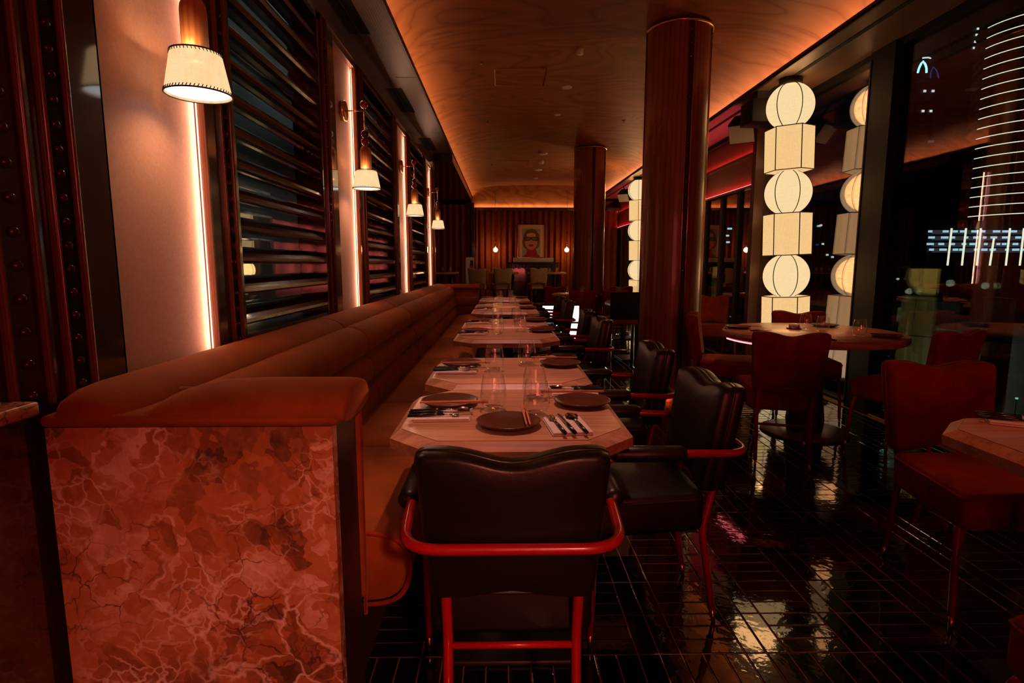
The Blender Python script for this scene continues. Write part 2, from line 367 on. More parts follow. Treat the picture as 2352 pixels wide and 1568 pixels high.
# lunette closing the vault, leaning back like a coved end
lu = MB(); top = [(x, z) for x, z in vp]
lu.add([(x, Y1-.35+.35*(1-(z-2.64)/(ZC-2.64)) , z) for x, z in vp]+[(XCL-.2, Y1, 2.64), (XCR+.2, Y1, 2.64)], [tuple(range(n_))+(n_+1, n_)])
o = lu.obj('end_panel', 'ply', ceil_o)
led = MB().box((XCL, Y1-.10, 2.66), (XCR, Y1-.085, 2.672)).obj('led_strip', 'led_cove', ceil_o)
MB().box((XCL-.4, Y1-.14, 2.60), (XCR+.7, Y1-.11, 2.68)).box((XCL-.4, Y1-.11, 2.60), (XCR+.7, Y1+.02, 2.64)).obj('cove_lip', 'dark', ceil_o)
# cove lips and led strips
for x, sgn in ((XCL, -1), (XCR, 1)):
    lip = MB().box((min(x, x+sgn*.02), Y0, ZS-.012), (max(x, x+sgn*.02), Y1-.1, ZS+.035)); lip.obj('cove_lip', 'plinth', ceil_o)
    MB().box((min(x+sgn*.045, x+sgn*.06), Y0, ZS+.012), (max(x+sgn*.045, x+sgn*.06), Y1-.2, ZS+.02)).obj('led_strip', 'led_cove', ceil_o)
# left soffit panels and slots
sl = struct(MB().box((XW-.3, Y0, ZS), (XCL, WALL_END, ZS+.008)).obj('trim_1', 'soffit'))
for i in range(7):
    ya = .4+i*PIT; 
    MB().box((XW+.005, ya+1.05, ZS-.004), (XW+.075, ya+2.45-.55, ZS-.0005)).obj('air_slot', 'black', sl)
    MB().box((XW+.08, ya+.72, ZS-.0012), (XCL-.002, ya+.726, ZS-.0002)).obj('panel_joint', 'black', sl)
MB().box((-4.5, WALL_END, ZS-.13), (XCL, Y1, ZS+.01)).obj('lowered_soffit', 'dark', sl)
# right soffit
sr = struct(MB().box((XCR, Y0, ZS), (XG+.1, Y1, ZS+.01)).obj('trim_2', 'soffit'))
MB().box((XCR+.16, Y0, ZS-.004), (XCR+.20, Y1-.3, ZS-.0005)).obj('air_slot', 'black', sr)
# ceiling fittings
def disc(name, x, y, r, h, mat, label, cat, prof=None, z=ZC):
    p = prof or [(0, 0), (r, 0), (r, h*.6), (r*.86, h), (0, h)]
    o = MB().lathe([(a, -b) for a, b in p], 20).obj(name, mat); o.location = (x, y, z); tag(o, label, cat, 'ceiling fittings'); return o
def zat(u, v, z):
    cp, sp, cy, sy = math.cos(PITCH), math.sin(PITCH), math.cos(YAW), math.sin(YAW); a = (u-1176)/F_PX; b = -(v-784)/F_PX
    r = (sy*cp+a*cy+b*sy*sp, cy*cp-a*sy+b*cy*sp, -sp+b*cp); t = (z-CAM_Z)/r[2]; return (r[0]*t, r[1]*t)
fit = [('ceiling_speaker', 1302, 200, .062, .012, 'white', 'largest round white disc on the vault beside the access panel', 'ceiling disc'),
    ('motion_sensor', 1332, 113, .034, .05, 'white', 'small white box sensor left of the near column top', 'sensor'),
    ('ceiling_disc', 1280, 263, .045, .012, 'white', 'round white ceiling disc midway between near and far column tops', 'ceiling disc'),
    ('smoke_detector', 1248, 351, .075, .03, 'white', 'white domed detector on the vault left of the far column top', 'detector'),
    ('smoke_detector', 1243, 369, .05, .06, 'white', 'drop-shaped white detector just beyond the domed one', 'detector'),
    ('ceiling_disc', 1235, 390, .09, .015, 'white', 'flat white disc low on the vault, third past the domed detector', 'ceiling disc'),
    ('ceiling_disc', 1230, 408, .06, .03, 'white', 'farthest small white fitting along the vault centre', 'ceiling disc')]
for nme, u, v, r, h, mt, lb, ct in fit:
    x, y = zat(u, v, ZC+.01); disc(nme, x, y, r, h, mt, lb, ct, z=ZC+.012)
spr = [(1106, 138, 'nearest pendent sprinkler head on the vault beside the access panel'), (1120, 275, 'pendent sprinkler head on the left of the vault, second from the camera'),
    (1433, 275, 'pendent sprinkler head on the right of the vault between the columns'), (1129, 374, 'pendent sprinkler head on the left of the vault, third from the camera'), (1135, 413, 'farthest pendent sprinkler head on the left of the vault')]
for u, v, lb in spr:
    x, y = zat(u, v, ZC+.005); t = empty('sprinkler_head', (x, y, ZC+.002))
    MB().lathe([(0,0),(.035,0),(.034,-.006),(0,-.008)], 16).obj('escutcheon', 'chrome', t); MB().lathe([(.008,-.006),(.008,-.03),(.016,-.032),(.016,-.036),(0,-.036)], 10).obj('deflector', 'chrome', t)
    tag(t, lb, 'sprinkler', 'sprinkler heads')
for u0, v0, u1, v1, lb in ((1137, 195, 1253, 157, 'rectangular access panel outline in the vault nearest the camera'), (1150, 379, 1216, 369, 'far rectangular access panel with bright edges in the vault')):
    (xa, ya), (xb, _) = zat(u0, v0, ZC), zat(u1-4, v0, ZC); yb = zat(u0, v1, ZC)[1]; t = empty('access_panel', ((xa+xb)/2, (ya+yb)/2, ZC)); hx, hy = (xb-xa)/2, (yb-ya)/2
    MB().box((-hx+.015, -hy+.015, -.004), (hx-.015, hy-.015, .012)).obj('panel', 'ply', t)
    fm = MB()
    for a, b in (((-hx, -hy), (hx, -hy+.008)), ((-hx, hy-.008), (hx, hy)), ((-hx, -hy), (-hx+.008, hy)), ((hx-.008, -hy), (hx, hy))): fm.box((*a, -.005), (*b, .012))
    fm.obj('panel_edge', 'brass', t); tag(t, lb, 'access panel')

# ------------------------------------------------------------------ left wall
wl = struct(MB().box((XW-.02, Y0, 0), (XW, .9, ZS)).box((XW-.06, Y0, 2.67), (XW-.002, WALL_END, ZS)).box((XW-.06, Y0, 0), (XW-.002, WALL_END, .90)).obj('wall_left', 'dark'))
MB().box((XW-.01, 1.1, 2.64), (XW+.012, WALL_END, 2.675)).obj('picture_rail', 'trim', wl)
MB().box((XW-.16, WALL_END-.05, 0), (XW+.006, WALL_END, ZS)).obj('end_panel', 'dark', wl)
bead_me = MB().lathe([(0, .016), (.008, .0145), (.0140, .010), (.017, 0), (.0175, -.002)], 12, axis='x').mesh('bead')
def bead_strip(ya, yb, single, zs=.06, bead_r=1., z0=.9, zt=2.64, bed='black', mat='bead'):
    w = .012
    MB().box((XW-.01, ya+w, z0), (XW+.001, yb-w, zt)).obj('bead_bed', bed, wl)
    for a in (ya, yb-w): MB().rbox((XW-.008, a, z0), (XW+.016, a+w, zt), .006, 2).obj('moulding', 'trim', wl)
    z = z0+.03; yc = (ya+yb)/2
    if single:
        while z < zt-.02:
            o = put('bead', bead_me, mat, wl); o.location = (XW+.001, yc, z); o.scale = (bead_r,)*3; z += zs
    else:
        b = MB(); src = bead_me
        while z < zt-.02:
            b.lathe([(0, .012*bead_r), (.011*bead_r, .008*bead_r), (.015*bead_r, 0)], 8, (XW+.001, yc, z), axis='x'); z += zs
        b.obj('bead_row', mat, wl)
def panel(ya, yb, x=0.): MB().box((XW-.02, ya, .9), (XW+x, yb, 2.64)).obj('wall_panel', 'dark', wl)
# near studded leather section
MB().box((XW-.02, .88, .9), (XW-.004, 1.36, 2.66)).obj('wall_panel', 'dark', wl)
bead_strip(1.195, 1.305, True, .072, .75, bed='studbed', mat='beadred')
bead_strip(1.355, 1.445, True, .056, .70)
panel(1.445, 1.575)
NICHE = [1.575+PIT*k for k in range(4)]
for k, ya in enumerate(NICHE):
    yb = ya+.52
    MB().box((XW-.050, ya, .88), (XW-.032, yb, 2.60)).obj('fabric_panel', 'fabric', wl)
    MB().box((XW-.032, ya-.006, .88), (XW, ya, 2.60)).obj('reveal', 'dark', wl)
    MB().box((XW-.032, yb, .88), (XW+.003, yb+.010, 2.61)).obj('reveal', 'trim', wl)
    MB().box((XW-.032, ya, 2.60), (XW, yb, 2.64)).obj('head_reveal', 'trim', wl)
    MB().box((XW-.026, yb-.0035, .89), (XW-.0225, yb-.0005, 2.595)).obj('led_strip', 'led_niche', wl)
    li = bpy.data.lights.new('niche_light', 'AREA'); li.energy = P_NICHE; li.color = (1, .52, .33); li.shape = 'RECTANGLE'; li.size = .012; li.size_y = 1.68
    o = bpy.data.objects.new('niche_light', li); COL.objects.link(o); o.location = (XW-.008, yb-.007, 1.745); o.rotation_euler = (-PI/2, 0, math.radians(-38))
    panel(yb+.010, yb+.10); 
    if k: panel(ya-.165, ya-.006)
    bead_strip(yb+.10, yb+.185, k == 0, .06, .8)
    if k: bead_strip(ya-.25, ya-.165, False, .05)
    if k == 3: panel(yb+.185, WALL_END)
# louvred windows
slat_prof = []
for i in range(12):
    a = 2*PI*i/12; px, pz = .066*math.cos(a), .031*math.sin(a)*(1-.25*math.cos(a)); t = math.radians(-20)
    slat_prof.append((px*math.cos(t)-pz*math.sin(t), px*math.sin(t)+pz*math.cos(t)))
for k in range(3):
    ya, yb = NICHE[k]+.52+.185, NICHE[k+1]-.25
    w_ = struct(empty('window_%d' % (k+1), (XW, (ya+yb)/2, .9)))
    cx, cy = XW, (ya+yb)/2
    L = (yb-ya)/2
    fr = MB().box((-.16, -L, 0), (.0, -L+.05, 1.76)).box((-.16, L-.06, 0), (.0, L, 1.76)).box((-.16, -L, 1.70), (0, L, 1.76)); fr.obj('frame', 'dark', w_)
    MB().box((-.17, -L, -.02), (-.005, L, .035)).obj('sill', 'sill', w_)
    n = len(slat_prof); sm_ = MB().add([(x-.068, -L+.05, z) for x, z in slat_prof]+[(x-.068, L-.06, z) for x, z in slat_prof],
        [tuple(range(n)), tuple(range(n, 2*n))[::-1]]+[(i, i+n, (i+1)%n+n, (i+1)%n) for i in range(n)], False).mesh('slat')
    for i in range(13):
        o = put('slat', sm_, 'darkh', w_); o.location = (0, 0, .105+.127*i)
    MB().box((-.158, -L+.05, .03), (-.152, L-.06, 1.7)).obj('pane', 'lpane', w_)
# corridor beyond the louvres
cw = struct(MB().box((-2.6, -3, -.3), (-2.55, 10, 2.15)).obj('wall_corridor', 'corr'))
MB().box((-2.6, -3, 3.2), (XW-.3, 10, 3.25)).box((-2.6, -3, -.06), (XW-.3, 10, -.05)).box((-2.6, -3, 2.15), (-2.5, 10, 3.2)).obj('corridor_shade_shell', 'blackmat', cw)  # black colour stands in for shade in the unlit upper corridor
for y in (3.2, 5.4, 7.6):
    li = bpy.data.lights.new('corridor_lamp', 'AREA'); li.energy = P_CORR; li.color = (.85, .97, .95); li.shape = 'RECTANGLE'; li.size = .9; li.size_y = 1.8
    o = bpy.data.objects.new('corridor_lamp', li); COL.objects.link(o); o.location = (-2.0, y, 3.15); o.rotation_euler = (0, 0, 0)
# marble ledge at the near end of the wall
tag(MB().rbox((XW-.02, .62, .905), (XW+.07, 1.185, .935), .006, 2).obj('marble_ledge', 'marble'), 'small pink marble ledge jutting from the wall at the left edge', 'ledge')

# ------------------------------------------------------------------ right wall: mullions, glass, red headers
def mull(n, ya, yb, x0=2.93, x1=3.14, mat='frame', z1=ZS): return struct(MB().box((x0, ya, 0), (x1, yb, z1)).obj('trim_%d' % n, mat))
wr = struct(MB().box((3.0, Y0, ZS-.05), (3.14, Y1, ZS)).obj('wall_right', 'frame'))
MB().box((3.0, Y0, 0), (3.14, Y1, .035)).obj('sill_track', 'frame', wr); MB().box((2.995, Y0, .0), (3.004, Y1, .014)).obj('floor_strip', 'brass', wr)
BAY = 5.95; tn = 3; wn = 4
def glaze(ya, yb, z1=ZS-.05, z0=.035):
    global wn
    w = struct(empty('window_%d' % wn, (3.05, (ya+yb)/2, z0))); wn += 1; h = (yb-ya)/2
    MB().box((0, -h, 0), (.006, h, z1-z0)).obj('pane', 'pane1', w); MB().box((.03, -h, 0), (.036, h, z1-z0)).obj('outer_pane', 'pane2', w); return w
glaze(-3, .55); mull(tn, .55, .82); tn += 1
glaze(.82, 4.50)
for b in range(2):
    o = b*BAY
    t_ = mull(tn, 4.50+o, 4.79+o, 2.98); tn += 1; MB().box((2.974, 4.775+o, .03), (2.98, 4.79+o, ZS-.05)).obj('edge_strip', 'frameg', t_)
    glaze(4.79+o, 6.74+o)
    mull(tn, 6.74+o, 6.84+o, 2.94, 3.12, 'trim'); tn += 1
    # door bay with red lit header
    hd = struct(MB().box((3.055, 6.84+o, 2.15), (3.09, 9.2+o, ZS)).obj('door_header' if False else 'trim_%d' % tn, 'redpanel')); tn += 1
    for z in (2.53, 2.15):
        MB().box((3.0, 6.84+o, z), (3.055, 9.2+o, z+.03)).obj('ledge', 'trim', hd)
        MB().box((3.014, 6.86+o, z+.031), (3.026, 9.18+o, z+.036)).obj('led_strip', 'led_red', hd)
    d = struct(empty('door_%d' % (b+1), (3.05, 8.0+o, 0)))
    MB().box((0, -1.16, .03), (.006, 1.2, 2.15)).obj('pane', 'pane1', d)
    for yy in (-.62, -.05, .55): MB().box((-.03, yy-.04, .0), (.04, yy+.04, 2.15)).obj('stile', 'frameg', d)
    MB().box((-.03, -1.16, 0), (.04, 1.2, .06)).obj('bottom_rail', 'frame', d)
    mull(tn, 9.2+o, 9.4+o); tn += 1
    if b == 0: glaze(9.4, 10.4)
# guard rail outside
g = empty('glass_guard', (3.42, 6, 0)); MB().box((0, -9, .02), (.012, 9, 1.19)).obj('glass_panel', 'guard', g); MB().box((-.012, -9, 1.19), (.024, 9, 1.215)).obj('top_rail', 'frameg', g)
for i in range(9): MB().box((-.01, -8.5+2.1*i, -.1), (.022, -8.46+2.1*i, .12)).obj('clamp', 'frame', g)
tag(g, 'clear glass guard with thin top rail outside the tall windows', 'railing')
struct(MB().box((3.14, Y0, -.3), (3.55, Y1+1, -.02)).obj('floor_ledge', 'frame'))

# ------------------------------------------------------------------ end walls
struct(MB().box((-4.5, Y1+.25, 0), (XG+.1, Y1+.32, 3.3)).obj('wall_back', 'dark'))
struct(MB().box((-1.2, Y0-.05, 0), (XG+.1, Y0, 3.3)).obj('wall_front', 'dark'))
struct(MB().box((-4.55, WALL_END, 0), (-4.5, Y1+.3, 3.0)).obj('wall_alcove', 'dark'))

# ------------------------------------------------------------------ columns
def column(y, label, single):
    x = 1.5; r = .268; t = empty('column', (x, y, 0)); H = 3.165
    base_a = math.radians(-96)
    # leather shells between four studded strips
    strips = [math.radians(a) for a in (-84.5, -31, 60, 175.)]; hw = .085
    for i, a in enumerate(strips):
        b = strips[(i+1) % 4] + (2*PI if i == 3 else 0); a0, a1 = a+hw, b-hw
        MB().grid(lambda u, v: (r*math.cos(a0+(a1-a0)*u), r*math.sin(a0+(a1-a0)*u), H*v), 16, 1).obj('leather_panel', 'collea', t)
        MB().grid(lambda u, v: ((r-.004)*math.cos(a-hw+2*hw*u), (r-.004)*math.sin(a-hw+2*hw*u), H*v), 4, 1).obj('stud_strip', 'studbed', t)
        for e in (a-hw, a+hw):
            MB().tube([(r*math.cos(e), r*math.sin(e), 0), (r*math.cos(e), r*math.sin(e), H)], .0045, 6).obj('edge_trim', 'brass', t)
        b_ = MB()
        for k in range(int(H/.052)):
            z = .03+k*.052; cx, cy = (r-.003)*math.cos(a), (r-.003)*math.sin(a)
            b_.lathe([(0, .005), (.0045, .0036), (.0065, 0)], 6); m = Matrix.Translation((cx, cy, z)) @ Matrix.Rotation(a, 4, 'Z') @ Matrix.Rotation(PI/2, 4, 'Y')
            n = 6*3; b_.v[-n:] = [tuple(m @ Vector(p)) for p in b_.v[-n:]]
        b_.obj('stud_row', 'stud', t)['kind'] = 'stuff'
    MB().lathe([(r, H-.005), (r+.012, H-.004), (r+.016, H+.006), (r+.012, H+.014), (r-.03, H+.014)], 48, cap=False).obj('top_ring', 'brass', t)
    MB().lathe([(r-.03, H), (r-.03, H+.06)], 32, cap=False).obj('neck', 'studbed', t)
    MB().lathe([(r+.012, 0), (r+.012, .10), (r, .11)], 48, cap=False).obj('base_ring', 'brass', t)
    tag(t, label, 'column', 'leather columns'); return t
column(5.08, 'near tall round column clad in brown leather with studded strips', True)
column(10.0, 'far round brown leather column, half hidden beyond the near one', False)

# ------------------------------------------------------------------ lantern stacks
def lantern():
    t = empty('lantern_stack'); UH = .387; zt = 2.86
    R = .205; rot = math.radians(32)
    for i in range(7):
        z1 = zt-UH*i; z0 = z1-UH
        if i % 2 == 0:
            if i == 6: z0 = .13
            zc = (z0+z1)/2; hh = (z1-z0)/2; g = empty('globe', (0, 0, zc)); g.parent = t
            pr = [(R*math.cos(a)*1.0, hh*math.sin(a)) for a in [math.radians(-72+144*k/16) for k in range(17)]]
            pr = [(math.sqrt(max(0, 1-(z/hh)**2*.86))*R, z) for _, z in [(0, hh*(-1+2*k/16)) for k in range(17)]]
            MB().lathe(pr, 36).obj('globe_shade', 'lan_sph', g)
            for k in range(6):
                a = rot+k*PI/3; MB().tube([((q+.0015)*math.cos(a), (q+.0015)*math.sin(a), z) for q, z in pr], .0040, 5).obj('rib', 'wire', g)
        else:
            g = empty('hex_box', (0, 0, (z0+z1)/2)); g.parent = t; hh = UH/2-.002; Rh = .212
            P = [(Rh*math.cos(rot+k*PI/3), Rh*math.sin(rot+k*PI/3)) for k in range(6)]
            MB().prism(P, -hh, hh).obj('hex_shade', 'lan_hex', g)
            for k in range(6):
                a, b = P[k], P[(k+1) % 6]; MB().tube([(*a, -hh), (*a, hh)], .0046, 5).obj('upright', 'wire', g)
                for z in (-hh, hh): MB().tube([(*a, z), (*b, z)], .0042, 5).obj('rail', 'wire', g)
    MB().lathe([(.10, 2.855), (.10, 2.905), (0, 2.905)], 20).obj('top_cap', 'wire', t)
    MB().lathe([(.15, 0), (.15, .10), (.10, .13), (0, .13)], 24).obj('base', 'blackmat', t)
    return t
LP = Proto(lantern()); LP.root.rotation_euler = (0, math.radians(-2.3), 0)
LP.at((2.76, 5.42, .0), 0, 'tall glowing lantern stack of globes and hexagons in the near window', 'lantern', 'lantern stacks')
LP.at((2.74, 11.4, .0), math.radians(44), 'smaller-looking glowing lantern stack seen between the two columns', 'lantern', 'lantern stacks')
for lx, ly in ((2.76, 5.42), (2.74, 11.4)):
    for z in (2.67, 1.90, 1.12):
        li = bpy.data.lights.new('lantern_bulb', 'POINT'); li.energy = 170; li.color = (1, .56, .24); li.shadow_soft_size = .18; o = bpy.data.objects.new('lantern_bulb', li); COL.objects.link(o); o.location = (lx-.04*z, ly, z)

# ------------------------------------------------------------------ speakers under the right soffit
def speaker(x, y, z, rx, rz, label, s=1.):
    t = empty('loudspeaker', (x, y, z)); t.rotation_euler = (rx, 0, rz)
    MB().prism(round_poly([(-.10*s, -.12*s), (.10*s, -.12*s), (.135*s, .10*s), (-.135*s, .10*s)], .01, 2), -.11*s, .11*s).obj('cabinet', 'speaker', t)
    MB().box((-.127*s, .102*s, -.10*s), (.127*s, .112*s, .10*s)).obj('grille', 'grille', t)
    MB().tube([(0, -.05*s, .10*s), (0, -.05*s, .24*s)], .012, 8).obj('bracket', 'blackmat', t); tag(t, label, 'speaker', 'soffit loudspeakers'); return t
speaker(2.64, 6.42, 2.69, -.65, 2.55, 'black loudspeaker tilted downwards, right of the near column')
tag(MB().rbox((2.42, 5.70, 2.60), (2.72, 5.98, 2.82), .01, 2).obj('soffit_box', 'speaker'), 'black box hung under the soffit behind the near lantern', 'speaker')
MB().box((2.50, 5.78, 2.81), (2.64, 5.92, 2.91)).obj('hanger', 'blackmat', bpy.data.objects['soffit_box'])
speaker(2.64, 12.5, 2.70, -.65, 2.55, 'distant black loudspeaker left of the far lantern', .9)

# ------------------------------------------------------------------ wall lamps
def sconce():
    t = empty('wall_lamp'); X = .082                       # origin on the fabric panel below the plate, x out into the room
    MB().lathe([(0, .03), (.062, .03), (.066, .026), (.066, 0), (0, 0)], 28, (0, 0, 2.245), axis='x').obj('wall_plate', 'brass', t)
    MB().tube([(.03, 0, 2.245), (X+.07, 0, 2.245)], .004, 8).obj('arm', 'brass', t)
    X += .07
    MB().tube([(X, 0, 2.0), (X, 0, 2.31)], .0045, 8).obj('stem', 'brass', t)
    for z, m in ((2.285, 'redbead'), (2.095, 'darkbead'), (2.045, 'redbead')):
        MB().lathe([(.026*math.sin(PI*k/10), z-.026*math.cos(PI*k/10)) for k in range(11)], 16, (X, 0, 0)).obj('bead', m, t)
    MB().lathe([(.0375, 1.83), (.0375, 1.975), (.035, 1.992), (.027, 2.007), (.014, 2.016), (0, 2.018)], 24, (X, 0, 0)).obj('wooden_holder', 'handle', t)
    MB().lathe([(.094, 1.735), (.071, 1.855)], 40, (X, 0, 0), cap=False).lathe([(.069, 1.855), (.092, 1.735)], 40, (X, 0, 0), cap=False).obj('shade', 'shade', t)
    MB().lathe([(0, 1.742), (.091, 1.742), (.091, 1.743), (0, 1.744)], 32, (X, 0, 0)).obj('diffuser', 'diff', t)
    st = MB()
    for z, r, n in ((1.735, .0945, 56), (1.855, .0715, 44)):
        st.tube([(X+r*math.cos(2*PI*k/40), r*math.sin(2*PI*k/40), z) for k in range(40)], .0024, 5, True)
        for k in range(n):
            a = 2*PI*k/n; dz = .009 if z < 1.8 else -.009; rr = r-(.0017 if z < 1.8 else -.0017)
            st.tube([(X+r*math.cos(a), r*math.sin(a), z), (X+(rr+.0006)*math.cos(a+.05), (rr+.0006)*math.sin(a+.05), z+dz)], .0013, 4)
    st.obj('stitching', 'stitch', t)['kind'] = 'stuff'
    return t
SC = Proto(sconce())
for k, wd in enumerate(('nearest linen-shaded wall lamp hanging before the first rose fabric panel', 'second wall lamp from the camera, hung before the second fabric panel', 'third wall lamp from the camera with red beads and linen shade', 'farthest linen-shaded wall lamp at the end of the banquette')):
    y = NICHE[k]+.26; x = XW-.032
    SC.at((x, y, 0), 0, wd, 'wall lamp', 'wall lamps')
    for nm, z, e, ty in (('lamp_bulb', 1.80, 2.6, 'POINT'), ('lamp_bulb', 1.846, .55, 'POINT'), ('lamp_bulb', 1.847, .55, 'POINT'), ('lamp_glow', 1.735, 4.5, 'SPOT')):
        li = bpy.data.lights.new(nm, ty); li.energy = e; li.color = (1, .50, .21); li.shadow_soft_size = .006 if z < 1.82 else .008
        if ty == 'SPOT': li.spot_size = 2.6; li.spot_blend = .9
        o = bpy.data.objects.new(nm, li); COL.objects.link(o); o.location = (x+.152, y+(0 if z < 1.82 else -.053 if z < 1.8465 else .053), z)

# ------------------------------------------------------------------ banquette
BY0, BY1 = 1.50, 8.75
bq = empty('banquette', (-.7, (BY0+BY1)/2, 0)); bo = Vector(bq.location)
def bpart(mb, name, mat): mb.v = [(x-bo.x, y-bo.y, z) for x, y, z in mb.v]; return mb.obj(name, mat, bq)
def sweep(prof, ya, yb, end=.03, ny=6, s0=.90, zmin=-9):
    """cushion with a closed cross-section (x,z), softly rounded at both ends"""
    cx = sum(p[0] for p in prof)/len(prof); cz = sum(p[1] for p in prof)/len(prof); n = len(prof); rings = []
    st = [(ya, s0), (ya+end*.15, s0+.5*(1-s0)), (ya+end*.5, s0+.85*(1-s0)), (ya+end, 1)]; e2 = .03
    st += [(ya+end+(yb-ya-end-e2)*k/ny, 1) for k in range(1, ny)] + [(yb-e2, 1), (yb-e2*.5, .985), (yb-e2*.15, .955), (yb, .90)]
    for y, s in st: rings.append([(cx+(x-cx)*s, y, max(zmin, cz+(z-cz)*s)) for x, z in prof])
    m = MB(); m.add([p for r in rings for p in r], [(i*n+k, i*n+(k+1) % n, (i+1)*n+(k+1) % n, (i+1)*n+k) for i in range(len(rings)-1) for k in range(n)]
        + [tuple(range(n))[::-1], tuple(range((len(rings)-1)*n, len(rings)*n))], True); return m
def smooth_loop(pts, it=2):
    for _ in range(it):
        q = []
        for i in range(len(pts)):
            a, b = pts[i], pts[(i+1) % len(pts)]; q += [(.75*a[0]+.25*b[0], .75*a[1]+.25*b[1]), (.25*a[0]+.75*b[0], .25*a[1]+.75*b[1])]
        pts = q
    return pts
SEGS = [BY0+.0, 2.78, 4.10, 5.42, 6.74, 8.06, BY1]
SEGS = [BY0, 3.02, 4.47, 5.92, 7.37, BY1-.16]
cap_prof = smooth_loop([(-1.045, .79), (-1.045, .925), (-.95, .945), (-.86, .915), (-.835, .86), (-.845, .79)], 2)
for a, b in zip(SEGS[:-1], SEGS[1:]): bpart(sweep(cap_prof, a if a > BY0 else 1.25, b-.004, .03 if a > BY0 else .16, 6, .9 if a > BY0 else .6, -9 if a > BY0 else .864), 'top_roll', 'rust')
rolls = [((-.87, .735), (-.87, .885), (-.80, .895), (-.735, .86), (-.715, .80), (-.735, .735)),
         ((-.87, .60), (-.87, .735), (-.72, .735), (-.695, .70), (-.688, .65), (-.705, .60)),
         ((-.87, .44), (-.87, .60), (-.70, .60), (-.675, .555), (-.668, .50), (-.68, .44))]
for a, b in zip(SEGS[:-1], SEGS[1:]):
    for r in rolls: bpart(sweep(smooth_loop(list(r), 2), a+.004, b-.004, .05), 'back_cushion', 'rust')
seat_prof = smooth_loop([(-.80, .27), (-.80, .475), (-.50, .485), (-.31, .475), (-.262, .42), (-.262, .34), (-.30, .275), (-.40, .262)], 2)
SEATS = [BY0, 2.42, 3.34, 4.26, 5.18, 6.10, 7.02, BY1-.05]
SEATS = [BY0, 2.26, 3.02, 4.47, 5.92, 7.37, BY1-.16]
for a, b in zip(SEATS[:-1], SEATS[1:]): bpart(sweep(seat_prof, a+.003, b-.003, .05), 'seat_cushion', 'rust')
bpart(MB().box((-1.0, BY0-.2, 0), (-.42, BY1, .27)), 'plinth', 'plinth')
# near arm: marble end face, dark side, velvet cap and inner pad
bpart(MB().box((-1.03, 1.25, 0), (-.405, 1.268, .857)), 'marble_face', 'marble')
bpart(MB().box((-.405, 1.25, 0), (-.388, 1.285, .857)), 'marble_edge', 'marble')
bpart(MB().box((-1.03, 1.268, 0), (-.392, 1.47, .857)), 'arm_core', 'plinth')
arm_prof = smooth_loop([(1.248, .857), (1.248, .905), (1.29, .935), (1.40, .945), (1.49, .92), (1.50, .857)], 2)
am = MB(); n = len(arm_prof); st = [(-.36, .86), (-.363, .93), (-.375, .975), (-.40, 1.0), (-.6, 1.), (-.68, .96), (-.745, .84), (-.79, .66), (-.825, .42), (-.845, .12)]
am.add([(x, 1.374+(y-1.374)*(1 if s > .9 else .98), .857+(z-.857)*s) for x, s in st for y, z in arm_prof], [(i*n+k, (i+1)*n+k, (i+1)*n+(k+1) % n, i*n+(k+1) % n) for i in range(len(st)-1) for k in range(n)]+[tuple(range(n)), tuple(range((len(st)-1)*n, len(st)*n))[::-1]], True)
bpart(am, 'arm_roll', 'rust')
bpart(MB().rbox((-1.04, 1.246, .857), (-.372, 1.47, .885), .012, 2), 'arm_band', 'rust')
bpart(MB().rbox((-.90, 1.462, .30), (-.380, 1.506, .90), .02, 3), 'arm_pad', 'rust')
bpart(MB().tube(fillet([(-.386, 1.478, .25), (-.382, 1.478, .86), (-.380, 1.44, .895), (-.378, 1.30, .90)], .05), .006, 6), 'piping', 'redvel')
bpart(MB().tube(smooth_loop([(p[0], p[1]) for p in [(-.80, .27), (-.80, .475), (-.50, .485), (-.31, .475), (-.262, .42), (-.262, .34), (-.30, .275), (-.40, .262)]], 2) and [(x, BY0-.002, z) for x, z in seat_prof], .007, 6, True), 'seat_piping', 'redvel')
# far arm
bpart(MB().rbox((-.98, BY1-.15, .10), (-.36, BY1, .86), .03, 3), 'far_arm', 'rust')
far_prof = smooth_loop([(BY1-.17, .85), (BY1-.17, .90), (BY1-.12, .935), (BY1-.02, .93), (BY1+.01, .85)], 2)
fm = MB(); n = len(far_prof); st = [(-.345, .9), (-.36, 1), (-.7, 1), (-1.0, 1)]
fm.add([(x, y, .86+(z-.86)*s) for x, s in st for y, z in far_prof], [(i*n+k, (i+1)*n+k, (i+1)*n+(k+1) % n, i*n+(k+1) % n) for i in range(3) for k in range(n)]+[tuple(range(n)), tuple(range(3*n, 4*n))[::-1]], True)
bpart(fm, 'far_arm_roll', 'rust')
for z in (.46, .60, .74): bpart(MB().rbox((-.86, BY1-.19, z-.14), (-.37, BY1-.14, z), .022, 3), 'far_arm_pad', 'rust')
tag(bq, 'long rust velvet banquette with channelled back and a red marble end', 'banquette')

# ------------------------------------------------------------------ octagonal tables
def octo(hx, hy, c): return [(-hx+c, -hy), (hx-c, -hy), (hx, -hy+c), (hx, hy-c), (hx-c, hy), (-hx+c, hy), (-hx, hy-c), (-hx, -hy+c)]
def oct_table(hx=.35, hy=.345):
    t = empty('octagonal_table')
    MB().prism(octo(hx, hy, .125), .70, .728).prism(octo(hx, hy, .125), .728, .748, octo(hx-.026, hy-.026, .118)).obj('edge', 'oakedge', t)
    MB().prism(octo(hx-.03, hy-.03, .116), .745, .750).obj('table_top', 'oak', t)
    MB().lathe([(.045, .02), (.045, .69)], 16).obj('pedestal', 'blackmat', t); MB().box((-.16, -.16, .68), (.16, .16, .70)).obj('bracket', 'blackmat', t)
    MB().rbox((-.21, -.21, .0), (.21, .21, .018), .006, 2).obj('base_plate', 'blackmat', t)
    return t
OT = Proto(oct_table())
